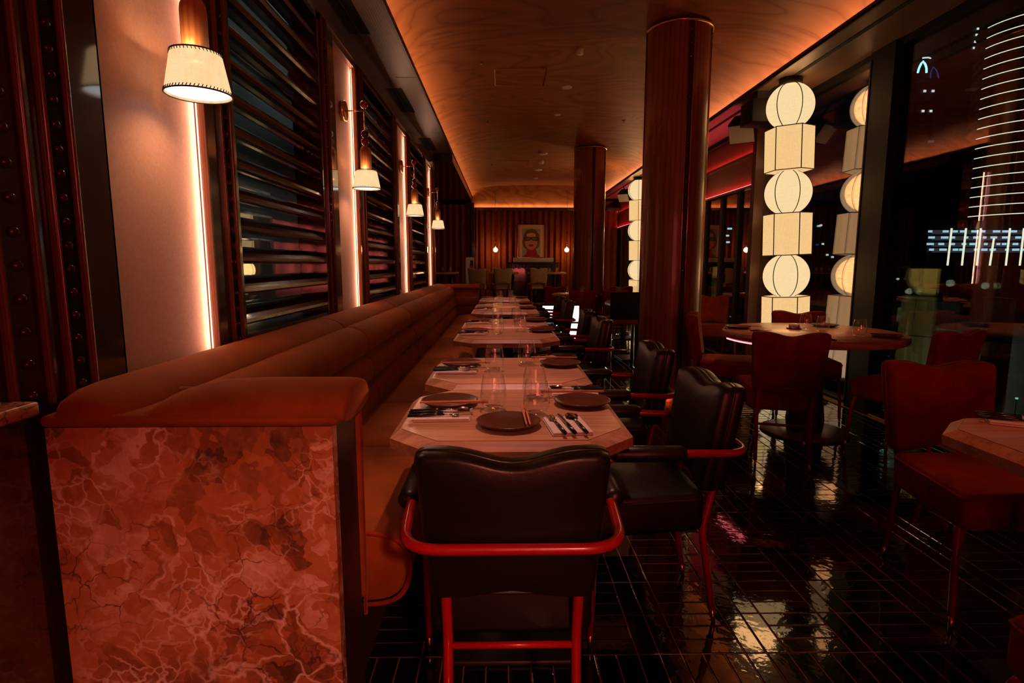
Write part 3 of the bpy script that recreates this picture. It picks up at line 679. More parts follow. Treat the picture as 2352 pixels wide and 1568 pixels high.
TY = [1.795, 2.535, 3.89, 4.63, 5.99, 6.73, 7.95]
ORD = ['nearest', 'second', 'third', 'fourth', 'fifth', 'sixth', 'farthest']
for k, y in enumerate(TY):
    OT.at((.025, y, 0), 0, ('pale oak octagonal table along the banquette, %s to the camera' % ORD[k]) if k == 0 else 'pale oak octagonal banquette table, %s from the camera' % ORD[k].replace('farthest', 'seventh and farthest'), 'table', 'tables along the banquette')
OT.at((1.635, 1.365, 0), 0, 'oak octagonal table cut off by the right edge of the picture', 'table', 'octagonal tables in the room')
OT.at((1.72, 7.33, 0), .05, 'pale octagonal table peeking out left behind the near column', 'table', 'octagonal tables in the room')
OT.at((1.18, 9.40, 0), .0, 'octagonal table set beyond the dark velvet chairs, left of the far column', 'table', 'octagonal tables in the room')
OT.at((2.02, 9.40, 0), .0, 'octagonal table in front of the far lantern stack', 'table', 'octagonal tables in the room')

# ------------------------------------------------------------------ chairs
def back_outline(w=.205, wb=.182, z0=.485, z1=.84):
    pts = []
    n = 9
    top = [(-w+2*w*i/n, z1-.034*math.exp(-((-1+2*i/n)/.42)**2)-.010*abs(-1+2*i/n)**3) for i in range(n+1)]
    bot = [(wb-2*wb*i/n, z0+.026*math.exp(-((1-2*i/n)/.5)**2)) for i in range(n+1)]
    loop = top+bot; loop = round_poly(loop, .05, 2)
    return loop
def pad(outline, th, face, lean=.16, curve=.45, yb=-.235, zr=.49):
    cx = 0; cz = sum(p[1] for p in outline)/len(outline); n = len(outline); m = MB(); rings = []
    for s, d in ((1, 0), (1.012, .25), (1.008, .6), (.985, .88), (.93, 1.0), (.6, 1.03), (.2, 1.04)):
        rings.append([(x*s, d*th*face, cz+(z-cz)*s) for x, z in outline])
    vs = [p for r in rings for p in r]+[(0, 1.04*th*face, cz)]
    vs = [(x, yb+y-(z-zr)*lean+curve*x*x, z) for x, y, z in vs]
    fs = [(i*n+k, i*n+(k+1) % n, (i+1)*n+(k+1) % n, (i+1)*n+k) for i in range(len(rings)-1) for k in range(n)]+[((len(rings)-1)*n+k, (len(rings)-1)*n+(k+1) % n, len(vs)-1) for k in range(n)]
    if face < 0: fs = [f[::-1] for f in fs]
    return m.add(vs, fs, True)
def leg(pts, r, parent, mat='redmetal', tip='copper', tiplen=.055):
    pts = [Vector(p) for p in pts]; d = (pts[-2]-pts[-1]).normalized(); q = pts[-1]+d*tiplen
    o = MB().tube(fillet([*pts[:-1], q], .03, 3), r, 8).obj('leg', mat, parent); MB().tube([q, pts[-1]], [r*.72, r*.6], 8).obj('ferrule', tip, o); return o
def chair(arms, cov, seam, frame='redmetal', dz=0., name='chair'):
    t = empty(name); ol = [(x, z+dz) for x, z in back_outline()]; zr = .49+dz
    pad(ol, .048, 1, zr=zr).obj('backrest', cov, t); pad(ol, .042, -1, zr=zr).obj('back_shell', cov, t)
    MB().tube([(x*1.004, -.235-(z-zr)*.16+.45*x*x, z) for x, z in ol], .0055, 5, True).obj('piping', seam, t)
    s = .235 if arms else .225
    sp = round_poly([(-s, .235), (-.19, -.20), (.19, -.20), (s, .235)], .035, 4)
    m = MB(); n = len(sp); cx, cy = 0, .02
    lv = [(.365, .955), (.36, .985), (.375, 1.0), (.462, 1.0), (.475, .988), (.482, .96), (.492, .75), (.495, .3)]
    m.add([(x*q, cy+(y-cy)*q, z+dz) for z, q in lv for x, y in sp], [(i*n+k, i*n+(k+1) % n, (i+1)*n+(k+1) % n, (i+1)*n+k) for i in range(len(lv)-1) for k in range(n)]+[tuple(range(n))[::-1], tuple(range((len(lv)-1)*n, len(lv)*n))], True)
    so = m.obj('seat', cov, t)
    MB().tube([(x*1.003, cy+(y-cy)*1.003, .463+dz) for x, y in sp], .0045, 5, True).obj('piping', seam, so)
    MB().tube([(x*.90, cy+(y-cy)*.90, .358+dz) for x, y in sp], .009, 6, True).obj('seat_frame', 'blackmat' if arms else frame, t)
    r = .0125 if arms else .0115
    for sx in (-1, 1):
        leg([(.150*sx, -.275, .66+dz), (.150*sx, -.252, .56+dz), (.150*sx, -.205, .345+dz), (.150*sx, -.262, 0)], r, t, frame)
        if arms:
            leg([(.256*sx, .09, .632), (.256*sx, .15, .628), (.256*sx, .185, .58), (.256*sx, .235, 0)], r, t, frame)
            MB().tube([(.256*sx, -.10, .642), (.256*sx, -.085, .642), (.256*sx, .12, .645), (.256*sx, .135, .645)], [.018, .026, .026, .018], 12).obj('armrest', cov, t)
        else:
            leg([(.205*sx, .19, .362+dz), (.215*sx, .205, .33+dz), (.225*sx, .235, 0)], r, t, frame)
    if arms:
        MB().tube(fillet([(-.256, .1, .640), (-.250, -.05, .640), (-.232, -.318, .632), (.232, -.318, .632), (.250, -.05, .640), (.256, .1, .640)], .085, 7), r, 10).obj('arm_rail', frame, t)
    zs_ = .335 if arms else .27 if not dz else .35
    MB().tube([(-.15, -.207 if arms else -.218, zs_), (.15, -.207 if arms else -.218, zs_)], .0085, 8).obj('stretcher', frame, t)
    if dz:
        zf = .30
        for a, b in (((-.22, .225), (.22, .225)), ((-.22, .225), (-.15, -.25)), ((.22, .225), (.15, -.25))): MB().tube([(*a, zf), (*b, zf)], .008, 8).obj('footrest', frame, t)
    return t
AC = Proto(chair(True, 'leather', 'seam', name='leather_armchair'))
AC.at((.020, 1.43, 0), 0, 'black leather armchair with red tube frame seen from behind, nearest the camera', 'chair', 'black leather armchairs')
for k, (x, y, a) in enumerate(((.455, 1.93, 2), (.475, 2.72, -2), (.46, 4.12, 1), (.46, 4.86, -2), (.45, 6.2, 2), (.45, 7.1, 0))):
    AC.at((x, y, 0), PI/2+math.radians(a), 'black leather armchair on the aisle side of the banquette tables, %s from the camera' % ('first', 'second', 'third', 'fourth', 'fifth', 'sixth')[k], 'chair', 'black leather armchairs')
VC = Proto(chair(False, 'redvel', 'redvel', name='velvet_chair'))
def face(x, y, tx, ty): return math.atan2(ty-y, tx-x)-PI/2
RT = (2.22, 4.02)
for x, y, a, lb in ((1.735, 3.47, math.radians(-16), 'red velvet chair seen from behind, in front of the round table'),
    (1.78, 4.42, math.radians(-112), 'rust velvet chair on the left of the round table, next to the near column'),
    (2.42, 4.46, math.radians(165), 'dark velvet chair backlit by the near lantern, behind the round table'),
    (2.60, 3.53, math.radians(24), 'red velvet chair on the window side of the round table'),
    (1.735, 1.95, math.radians(177), 'red velvet chair facing the camera behind the table at the right edge'),
    (1.27, .85, math.radians(-8), 'dark red velvet chair barely showing in the bottom right corner'),
    (2.62, 6.95, math.radians(168), 'red velvet chair standing beyond the near column by the glass doors'),
    (1.20, 8.86, math.radians(2), 'dark velvet chair back in the mid distance, left of two in a row'),
    (1.74, 8.90, math.radians(-3), 'dark velvet chair back in the mid distance, right of two in a row'),
    (.95, 10.0, math.radians(180), 'rust velvet chair facing the camera beyond the far octagonal table'),
    (2.15, 10.0, math.radians(180), 'rust velvet chair facing the camera below the far lantern'),
    (1.95, 6.75, math.radians(8), 'velvet chair tucked behind the near column at the pale table'),
    (2.62, 9.40, math.radians(95), 'velvet chair at the window end of the far table')):
    VC.at((x, y, 0), a, lb, 'chair', 'velvet chairs')
BS = Proto(chair(False, 'boucle', 'boucle', dz=.31, name='bar_stool'))
for x, y, a, lb in ((.80, 13.2, 3, 'cream boucle bar stool with red legs below the framed portrait'), (-.55, 13.0, -6, 'cream boucle bar stool left of the hanging bulb'),
    (-.02, 13.0, 5, 'cream boucle bar stool right of the hanging bulb'), (-1.72, 12.6, -60, 'cream boucle bar stool half hidden behind the last wall panel')):
    BS.at((x, y, 0), math.radians(a), lb, 'bar stool', 'bar stools')

# ------------------------------------------------------------------ round table
rt = empty('round_table', (RT[0], RT[1], 0)); R = .60
MB().lathe([(R-.012, .694), (R, .704), (R, .735), (R-.010, .745), (R-.028, .7495), (R-.032, .7465), (R-.036, .7465)], 72, cap=False).obj('rim', 'oakedge', rt)
MB().lathe([(0, .70), (R-.012, .70), (R-.034, .7465), (R-.040, .75), (0, .75)], 72).obj('table_top', 'oak', rt)
MB().lathe([(.30, .012), (.30, .004), (0, .004)], 48).lathe([(.30, .012), (.29, .018), (0, .018)], 48).obj('base_plate', 'basebronze', rt)
MB().lathe([(.12, .018), (.13, .10), (.10, .35), (.12, .68), (.25, .70)], 32, cap=False).obj('pedestal', 'plinth', rt)
MB().tube([(R*math.cos(math.radians(a))*.985, R*math.sin(math.radians(a))*.985, .690) for a in range(176, 246, 3)], .0045, 6).obj('led_strip', 'led_pink', rt)
tag(rt, 'large round oak table on a pedestal beside the tall windows', 'table')

# ------------------------------------------------------------------ tableware prototypes
def plate_():
    return MB().lathe([(0, .004), (.048, .004), (.068, .007), (.091, .0185), (.0945, .0195), (.0960, .018), (.094, .0155), (.070, .0025), (.056, 0), (0, 0)], 40).obj('plate', 'plate')
PL = Proto(plate_())
ch = MB().add([(-.002, -.105, 0), (.002, -.105, 0), (.002, -.105, .004), (-.002, -.105, .004), (-.0036, .12, -.001), (.0036, .12, -.001), (.0036, .12, .006), (-.0036, .12, .006)],
    [(0, 1, 2, 3), (7, 6, 5, 4), (0, 4, 5, 1), (1, 5, 6, 2), (2, 6, 7, 3), (3, 7, 4, 0)]).obj('chopstick', 'chop')
CH = Proto(ch)
def napkin_():
    t = empty('napkin')
    MB().rbox((-.058, -.085, 0), (.058, .085, .0055), .0025, 2).obj('lower_fold', 'napkin', t); MB().rbox((-.056, -.084, .0055), (.057, .083, .0105), .0024, 2).obj('upper_fold', 'napkin', t); return t
NP = Proto(napkin_())
def fork_():
    t = empty('fork'); MB().tube([(0, -.10, .004), (0, -.02, .006), (0, .01, .006)], [.0052, .0046, .0034], 8).obj('handle', 'cutlery', t)
    m = MB().tube([(0, .01, .006), (0, .035, .0045)], [.0025, .003], 6).rbox((-.0105, .033, .003), (.0105, .055, .0055), .001, 1)
    for k in range(4): m.box((-.0105+.0062*k, .054, .003), (-.0080+.0062*k, .092, .005))
    m.obj('tines', 'chrome', t); return t
def knife_():
    t = empty('knife'); MB().tube([(0, -.10, .004), (0, -.02, .006), (0, .005, .006)], [.0056, .005, .004], 8).obj('handle', 'cutlery', t)
    MB().prism([(-.004, .005), (.004, .005), (.0055, .03), (.006, .075), (.0015, .098), (-.004, .09)], .004, .0065).obj('blade', 'chrome', t); return t
def spoon_():
    t = empty('spoon'); MB().tube([(0, -.10, .004), (0, -.02, .006), (0, .01, .006)], [.0052, .0046, .0034], 8).obj('handle', 'cutlery', t)
    m = MB().tube([(0, .01, .006), (0, .045, .005)], [.0025, .003], 6)
    m.grid(lambda u, v: (.019*math.cos(2*PI*u)*v*(1-.12*math.sin(2*PI*u)*v), .07+.028*math.sin(2*PI*u)*v, .001+.007*v*v), 20, 5, True, True)
    m.grid(lambda u, v: (.019*math.cos(2*PI*u)*v*(1-.12*math.sin(2*PI*u)*v), .07+.028*math.sin(2*PI*u)*v, -.0002+.007*v*v), 20, 5, True, True).obj('bowl', 'chrome', t); return t
FK, KN, SP = Proto(fork_()), Proto(knife_()), Proto(spoon_())
def glass_():
    t = empty('stemless_glass')
    MB().lathe([(.030, .004), (.037, .018), (.0425, .040), (.043, .055), (.0395, .085), (.0335, .114)], 32, cap=False).lathe([(.0338, .1135), (.0343, .1148), (.0332, .1148), (.0332, .1135)], 32, cap=False).obj('bowl', 'glassw', t)
    MB().lathe([(0, .002), (.022, 0), (.029, .001), (.032, .006), (.029, .013), (.015, .0105), (0, .010)], 28).obj('base', 'glassb', t); return t
GL = Proto(glass_())
ZT = .7505
# first table: three settings
def item(p, x, y, dz, rz, lab, cat, grp): return p.at((x, y, ZT+dz), rz, lab, cat, grp)
def cutlery(x, y, rz, w, sgn=1, dz=0.):
    c, s = math.cos(rz), math.sin(rz)
    def L(a, b): return (x+a*c-b*s, y+a*s+b*c)
    item(NP, x, y, dz, rz, 'folded pale napkin holding cutlery, '+w, 'napkin', 'napkins')
    for p, a, nm, gr in ((FK, -.032, 'fork', 'forks'), (KN, -.004, 'knife', 'knives'), (SP, .030, 'spoon', 'spoons')):
        q = L(a*sgn, -.004); item(p, q[0], q[1], .0108+dz, rz+random.uniform(-.06, .06), 'black-handled steel %s, %s' % (nm, w), nm, gr)
def plate_chop(x, y, cx, cy, crz, w):
    item(PL, x, y, 0, 0, 'shallow brown plate, '+w, 'plate', 'brown plates')
    for d in (-.0052, .0052):
        wd = ('left' if d < 0 else 'right') if abs(math.cos(crz)) > .7 else ('nearer' if d*math.sin(crz) < 0 else 'farther')
        item(CH, cx+d*math.cos(crz), cy+d*math.sin(crz), .0205, crz, '%s orange chopstick of the pair, %s' % (wd, w), 'chopstick', 'chopstick pairs')
w = 'banquette side of the nearest table'; plate_chop(-.181, 1.88, -.168, 1.822, -PI/2+.02, w); cutlery(-.187, 1.718, -PI/2+.03, w, -1)
w = 'aisle side of the nearest table'; plate_chop(.268, 1.873, .255, 1.972, PI/2+.02, w); cutlery(.262, 2.045, PI/2-.03, w)
w = 'in front of the nearest armchair'; plate_chop(.016, 1.620, .068, 1.660, .03, w); cutlery(.186, 1.600, .10, w)
for x, y, lb in ((-.031, 1.80, 'left clear stemless glass on the nearest table'), (.111, 1.945, 'far right clear stemless glass on the nearest table'), (.104, 1.727, 'near right clear stemless glass on the nearest table')):
    item(GL, x, y, 0, 0, lb, 'glass', 'stemless glasses')
for k in range(1, 7):
    yc = TY[k]; tn_ = '%s table from the camera' % ('second', 'third', 'fourth', 'fifth', 'sixth', 'seventh')[k-1]; j = lambda: random.uniform(-.008, .008)
    w = 'banquette side of the '+tn_; plate_chop(-.195+j(), yc+.10, -.178, yc+.045, -PI/2+j()*4, w); cutlery(-.20, yc-.07+j(), -PI/2+j()*4, w, -1)
    w = 'aisle side of the '+tn_; plate_chop(.270+j(), yc+.09, .258, yc+.185, PI/2+j()*4, w); cutlery(.265, yc+.255, PI/2+j()*4, w)
    item(GL, -.04+j(), yc-.045, 0, 0, 'clear stemless glass, banquette side of the '+tn_, 'glass', 'stemless glasses'); item(GL, .115+j(), yc+.105, 0, 0, 'clear stemless glass, aisle side of the '+tn_, 'glass', 'stemless glasses')
# right edge table
cutlery(1.545, 1.615, -2.1, 'table at the right edge', 1)
# round table
plate_chop(2.50, 3.62, 2.51, 3.68, -PI/2-.35, 'window side of the round table'); plate_chop(1.755, 4.18, 1.80, 4.14, 1.2, 'column side of the round table')
item(PL, 2.47, 4.28, 0, 0, 'brown plate at the back of the round table near the lantern', 'plate', 'brown plates')
item(SP, 2.03, 3.55, 0, .5, 'single spoon lying on the front edge of the round table', 'spoon', 'spoons'); item(FK, 1.86, 4.02, 0, -1.2, 'fork on the left of the round table', 'fork', 'forks')
for x, y, lb in ((2.20, 4.06, 'taller-looking glass in the middle of the round table'), (2.235, 3.90, 'glass in front of the middle one on the round table'), (2.345, 3.66, 'glass on the window side of the round table next to a plate')): item(GL, x, y, 0, 0, lb, 'glass', 'stemless glasses')
cs = empty('condiment_set', (2.16, 4.14, ZT)); MB().lathe([(0, 0), (.05, 0), (.055, .008), (.05, .01), (0, .006)], 24).obj('tray', 'plate', cs)
for q, (x, y, r) in enumerate(((-.02, 0, .02), (.022, .012, .018), (.01, -.025, .016))): MB().lathe([(0, .008), (r, .010), (r, .034), (r*.8, .036), (0, .036)], 16, (x, y, 0)).obj('dish', 'white' if q != 1 else 'chrome', cs)
tag(cs, 'little condiment dishes on a tray in the middle of the round table', 'condiment set')
for x, y, lb in ((1.55, 7.25, 'glass on the pale table behind the near column'), (1.80, 7.45, 'far glass on the pale table behind the near column'), (1.05, 9.3, 'left glass on the far octagonal table'), (1.33, 9.45, 'right glass on the far octagonal table'), (1.9, 9.3, 'left glass on the table below the far lantern'), (2.2, 9.45, 'right glass on the table below the far lantern')):
    item(GL, x, y, 0, 0, lb, 'glass', 'stemless glasses')
item(NP, 1.55, 7.42, 0, .3, 'folded napkin on the pale table behind the near column', 'napkin', 'napkins'); item(PL, 1.75, 7.20, 0, 0, 'plate on the pale table behind the near column', 'plate', 'brown plates')
# chrome-framed counter stools beside the near column
def cstool(x, y, rz, lb):
    t = empty('chrome_stool', (x, y, 0), rz)
    MB().rbox((-.18, -.18, .56), (.18, .18, .63), .02, 3).obj('seat', 'redvel', t); MB().rbox((-.19, -.21, .62), (.19, -.165, .92), .02, 3).obj('backrest', 'speaker', t)
    for sx in (-1, 1):
        MB().tube(fillet([(.17*sx, -.19, .90), (.17*sx, -.19, .02), (.17*sx, .17, .02), (.17*sx, .17, .56)], .03), .009, 8).obj('sled_leg', 'chrome', t)
    MB().tube([(-.17, .17, .22), (.17, .17, .22)], .008, 8).obj('footrest', 'chrome', t); tag(t, lb, 'stool', 'chrome stools')
cstool(1.38, 6.45, .0, 'chrome sled-leg chair with rust seat just left of the near column')
# backlit low divider
bl = empty('lightbox_divider', (.85, 8.25, 0)); MB().box((-.29, -.03, .0), (.29, .05, .10)).obj('foot', 'blackmat', bl); MB().box((-.29, .02, .10), (.29, .05, .66)).obj('back', 'blackmat', bl)
M['lightpane'] = emis('backlit_pane', (.95, 1.0, .86), 1.6)
for i in range(3):
    for jx in range(2):
        MB().box((-.27+.185*i, .012, .13+.26*jx), (-.27+.185*i+.165, .022, .13+.26*jx+.235)).obj('pane', 'lightpane', bl)
for i in range(4): MB().box((-.29+.186*i, .0, .10), (-.27+.186*i, .022, .66)).obj('bar', 'blackmat', bl)
for z in (.10, .368, .628): MB().box((-.29, .0, z), (.29, .022, z+.024)).obj('crossbar', 'blackmat', bl)
tag(bl, 'low backlit panel of white panes glowing between the chairs in the distance', 'light box')

# ------------------------------------------------------------------ far end: high tables, curtain, portrait, bulbs
def high_table(x, y, hx, hy, lb):
    t = empty('high_table', (x, y, 0)); MB().rbox((-hx, -hy, 1.0), (hx, hy, 1.045), .008, 2).obj('table_top', 'oak', t)
    for sx in (-1, 1): MB().lathe([(.04, .02), (.04, 1.0)], 12, (sx*hx*.6, 0, 0)).obj('pedestal', 'blackmat', t); MB().rbox((sx*hx*.6-.18, -.22, 0), (sx*hx*.6+.18, .22, .02), .005, 1).obj('base_plate', 'blackmat', t)
    tag(t, lb, 'table', 'high tables')
    for q in range(4):
        o = GL.at((x-hx*.7+hx*.42*q, y-.1+.06*(q % 2), 1.0455), 0, 'glass on the %s, %s of four from the left' % (lb.split(',')[0], ('first', 'second', 'third', 'fourth')[q]), 'glass', 'stemless glasses')
high_table(-1.50, 13.75, .42, .32, 'high table at the far left, before the dark curtain'); high_table(.02, 13.7, .36, .32, 'middle high table, left of the portrait'); high_table(1.05, 13.75, .45, .32, 'right high table, below the portrait')
def curtain(xa, xb, y, z1, ph, lb, amp=.10):
    n = int((xb-xa)/.012); pts = []
    for i in range(n+1):
        x = xa+(xb-xa)*i/n; f = x*2*PI/.155+ph; pts.append((x+.012*math.sin(f*2), y-amp*(.7+.3*math.sin(x*3.1+ph))*(abs(math.sin(f/2))**.55*2-1)))
    m = MB().add([(x, yy, .02) for x, yy in pts]+[(x, yy*.6+y*.4-.01, z1) for x, yy in pts], [(i, i+1, i+n+2, i+n+1) for i in range(n)], True)
    m.add([(x, yy+.006, .02) for x, yy in pts]+[(x, yy*.6+y*.4-.004, z1) for x, yy in pts], [(i+1, i, i+n+1, i+n+2) for i in range(n)], True)
    tag(m.obj('curtain', 'curtain'), lb, 'curtain', 'back wall curtains')
curtain(-4.4, -.78, 14.55, 2.72, .3, 'dim pleated rust curtain in the alcove at the far left'); curtain(-.70, .55, 15.08, 2.62, .9, 'pleated rust curtain glowing behind the left hanging bulb'); curtain(.57, 3.0, 15.08, 2.62, 2.2, 'pleated rust curtain behind the portrait and right bulb')
MB().box((-.79, 14.40, 0), (-.71, 15.1, 2.75)).obj('trim_20', 'dark')['kind'] = 'structure'
# portrait
p = empty('framed_portrait', (.74, 14.93, 1.40))
def poly(pts, d, mat, name, par=p): MB().add([(x, -d, z) for x, z in pts]+[(x, -d+.006, z) for x, z in pts], [tuple(range(len(pts))), tuple(range(len(pts), 2*len(pts)))[::-1]]+[(i, i+len(pts), (i+1) % len(pts)+len(pts), (i+1) % len(pts)) for i in range(len(pts))]).obj(name, mat, par)
for nm, c in (('pic_mat', (.74, .46, .34)), ('pic_bg', (.33, .36, .34)), ('pic_hair', (.16, .085, .06)), ('pic_skin', (.62, .20, .15)), ('pic_light', (.72, .32, .24)), ('pic_goggle', (.035, .05, .05)), ('pic_lens', (.10, .15, .14)), ('pic_lip', (.22, .02, .025)), ('pic_neck', (.36, .02, .025))): M[nm] = pbr(nm, c, .6)
def ell(cx, cz, rx, rz, n=20): return [(cx+rx*math.cos(2*PI*i/n), cz+rz*math.sin(2*PI*i/n)) for i in range(n)]
fm = MB()
for a, b in (((-.36, 0), (.36, .015)), ((-.36, .845), (.36, .86)), ((-.36, 0), (-.345, .86)), ((.345, 0), (.36, .86))): fm.box((a[0], -.03, a[1]), (b[0], .02, b[1]))
fm.obj('frame', 'dark', p); MB().box((-.345, -.012, .015), (.345, .01, .845)).obj('mount', 'pic_mat', p)
poly([(-.24, .0+.02), (.24, .02), (.24, .745), (-.24, .745)], .02, 'pic_bg', 'picture')
poly([(-.20, .27), (-.23, .40), (-.19, .62), (-.10, .72), (.02, .74), (.13, .70), (.21, .58), (.22, .40), (.19, .27), (.10, .22), (-.1, .22)], .022, 'pic_hair', 'hair')
poly([(-.11, .10), (.11, .10), (.11, .28), (-.09, .28)], .024, 'pic_skin', 'neck'); poly([(-.24, .02), (.24, .02), (.17, .09), (.12, .24), (-.10, .24), (-.13, .10)], .026, 'pic_neck', 'collar')
poly(ell(0, .42, .165, .215), .028, 'pic_skin', 'face'); poly(ell(-.005, .585, .12, .055), .030, 'pic_light', 'forehead')
poly([(-.20, .49), (-.17, .54), (0, .535), (.17, .54), (.21, .49), (.16, .435), (.05, .44), (0, .475), (-.05, .44), (-.16, .435)], .032, 'pic_goggle', 'goggles')
for sx in (-1, 1): poly(ell(.088*sx, .487, .06, .034), .034, 'pic_lens', 'lens')
poly([(-.07, .325), (-.03, .35), (0, .342), (.03, .35), (.075, .325), (.02, .29), (-.02, .29)], .034, 'pic_lip', 'lips')
tag(p, 'framed portrait of a figure in goggles hung on the back curtain', 'picture')
# console under the portrait
c = empty('console', (.77, 14.42, 0)); MB().rbox((-.50, -.14, 1.285), (.50, .14, 1.395), .01, 2).obj('top_box', 'white', c)
MB().rbox((-.64, -.17, 1.24), (.64, .17, 1.285), .006, 2).obj('counter', 'blackmat', c)
fr = MB()
for i in range(32): fr.box((-.63+.0394*i, -.168, 1.13+.015*math.sin(i*1.7)), (-.63+.0394*i+.033, -.16, 1.24))
fr.obj('fringe', 'blackmat', c); MB().box((-.55, -.10, 0), (.55, .14, 1.24)).obj('body', 'dark', c); tag(c, 'dark fringed console with a pale box top under the portrait', 'console')
# poster stand
ps = empty('poster_stand', (-.80, 13.9, 0)); MB().box((-.10, -.01, .55), (.10, .01, 1.40)).obj('poster', 'white', ps); MB().box((.0, -.014, .95), (.09, -.0105, 1.25)).obj('figure', 'redmetal', ps); MB().box((.01, -.016, 1.20), (.08, -.0145, 1.33)).obj('dark_patch', 'blackmat', ps)
MB().tube([(0, .02, 0), (0, .02, .6)], .012, 8).obj('post', 'chrome', ps); MB().lathe([(.13, 0), (.13, .012), (0, .014)], 20).obj('base', 'blackmat', ps); tag(ps, 'white poster board standing before the far left curtain', 'poster')
for x, lb in ((-.185, 'glowing bulb on a beaded chain, left of the portrait'), (1.647, 'glowing bulb on a beaded chain, right of the portrait')):
    t = empty('bulb_pendant', (x, 14.72, 0)); MB().lathe([(.055*math.sin(PI*k/10), 1.60-.055*math.cos(PI*k/10)) for k in range(11)], 16).obj('bulb', 'bulb', t)
    MB().lathe([(.02, 1.65), (.022, 1.74), (.012, 1.76), (0, 1.76)], 12).obj('socket', 'brass', t)
    b = MB(); z = 1.78
    while z < 2.60: b.lathe([(0, z), (.020, z+.016), (.020, z+.022), (0, z+.038)], 8); z += .040
    b.obj('bead_chain', 'redbead', t); MB().tube([(0, 0, 2.58), (0, 0, 3.205)], .004, 6).obj('cord', 'blackmat', t); tag(t, lb, 'pendant lamp', 'bulb pendants')
    li = bpy.data.lights.new('bulb_light', 'POINT'); li.energy = 11; li.color = (1, .42, .12); li.shadow_soft_size = .06; o = bpy.data.objects.new('bulb_light', li); COL.objects.link(o); o.location = (x, 14.70, 1.60)

# ------------------------------------------------------------------ red neon on the wall behind the camera
ns = empty('neon_sign', (.9, Y0+.08, 1.5)); M['neon'] = emis('red_neon', (1, .13, .10), P_NEON*1.6)
for i in range(7): MB().tube([(-.9+.3*i, 0, -.55), (-.9+.3*i, 0, .55)], .011, 8).obj('neon_tube', 'neon', ns)
for z in (-.6, .6): MB().tube([(-1.0, 0, z), (1.0, 0, z)], .011, 8).obj('neon_tube', 'neon', ns)
MB().box((-1.15, -.06, -.72), (1.15, -.03, .72)).obj('backing', 'blackmat', ns); tag(ns, 'red neon tube sign on the wall behind the camera', 'sign')
def lamp(ty, name, loc, e, col, rot=(0, 0, 0), **kw):
    li = bpy.data.lights.new(name, ty); li.energy = e; li.color = col
    for k, v in kw.items(): setattr(li, k, v)
    o = bpy.data.objects.new(name, li); COL.objects.link(o); o.location = loc; o.rotation_euler = rot; return o
lamp('AREA', 'neon_light', (.9, Y0+.15, 1.6), P_NEON*.6, (1, .075, .045), (PI/2, 0, PI), shape='RECTANGLE', size=2.0, size_y=1.1)
def aim(o, t): o.rotation_euler = (Vector(t)-o.location).to_track_quat('-Z', 'Y').to_euler()
aim(lamp('SPOT', 'marble_fill_spot', (.75, -1.6, 2.2), 190, (1, .29, .16), spot_size=.50, spot_blend=.9, shadow_soft_size=.08), (-.40, 1.25, .25))  # unseen spot added behind the camera to light the marble end
# unseen spots added below the vault to light the tables
for k, y in enumerate([1.75, 2.6, 3.9, 4.7, 6.0, 6.8, 8.0]):
    lamp('SPOT', 'table_fill_spot', (.05, y+.35, 3.12), P_SPOT*(1.0 if k < 2 else .8), (1, .43, .34), (-.12, 0, 0), spot_size=.55, spot_blend=.8, shadow_soft_size=.04)
lamp('SPOT', 'table_fill_spot', (2.15, 4.2, 3.1), P_SPOT*.55, (1, .30, .16), (0, 0, 0), spot_size=.6, spot_blend=.8, shadow_soft_size=.04)
lamp('SPOT', 'table_fill_spot', (1.6, 1.5, 3.1), P_SPOT*.35, (1, .26, .12), (0, 0, 0), spot_size=.6, spot_blend=.8, shadow_soft_size=.04)

# ------------------------------------------------------------------ city beyond the windows
M['bld'] = pbr('night_facade', (.02, .019, .021), .6); M['bld2'] = pbr('night_facade_warm', (.03, .02, .018), .6); M['water'] = pbr('dark_ground', (.006, .008, .009), .3)
M['band'] = emis('balcony_light', (1, .95, .62), 2.2); M['cyan'] = emis('cyan_sign', (.35, .95, 1), 4); M['blue'] = emis('blue_sign', (.03, .10, .5), .6); M['lit'] = emis('lit_window', (.9, 1, .85), 1.8); M['cool'] = emis('office_light', (.55, .9, 1), 1.6); M['dim'] = emis('dim_window', (.5, .55, .6), .12)
struct(MB().box((8, -100, -8.4), (900, 1200, -8)).obj('ground', 'water'))
struct(MB().box((20, 178, -8), (500, 186, -7.2)).obj('ground_quay', 'corr'))
def ray_at(u, v, y):
    cp, sp, cy, sy = math.cos(PITCH), math.sin(PITCH), math.cos(YAW), math.sin(YAW); a = (u-1176)/F_PX; b = -(v-784)/F_PX
    r = (sy*cp+a*cy+b*sy*sp, cy*cp-a*sy+b*cy*sp, -sp+b*cp); t = y/r[1]; return r[0]*t, CAM_Z+r[2]*t
# curved tower with glowing balcony edges
ty_ = 150.; tx, _ = ray_at(2372, 300, ty_); RTW = 13.5
tw = empty('curved_tower', (tx+3, ty_+4, -8)); MB().lathe([(RTW-1.2, 0), (RTW-1.2, 92), (0, 92)], 32).obj('body', 'bld', tw)
nb = 20; z_lo, z_hi = ray_at(2310, 488, ty_-8)[1], ray_at(2340, 12, ty_-8)[1]
for i in range(nb):
    z = z_lo+(z_hi-z_lo)*i/(nb-1)+8; rr = RTW
    MB().lathe([(rr-1.3, z-.25), (rr, z-.25), (rr, z+.25), (rr-1.3, z+.25)], 32, cap=False).obj('balcony', 'bld2', tw)
    MB().tube([((rr+.05)*math.cos(math.radians(a)), (rr+.05)*math.sin(math.radians(a)), z) for a in range(176, 290, 6)], .11, 5).obj('light_band', 'band', tw)
tag(tw, 'curved residential tower with bright balcony light bands at the right edge', 'building')
lit_me = MB().box((-.5, -.1, -.35), (.5, 0, .35)).mesh('lit_window')
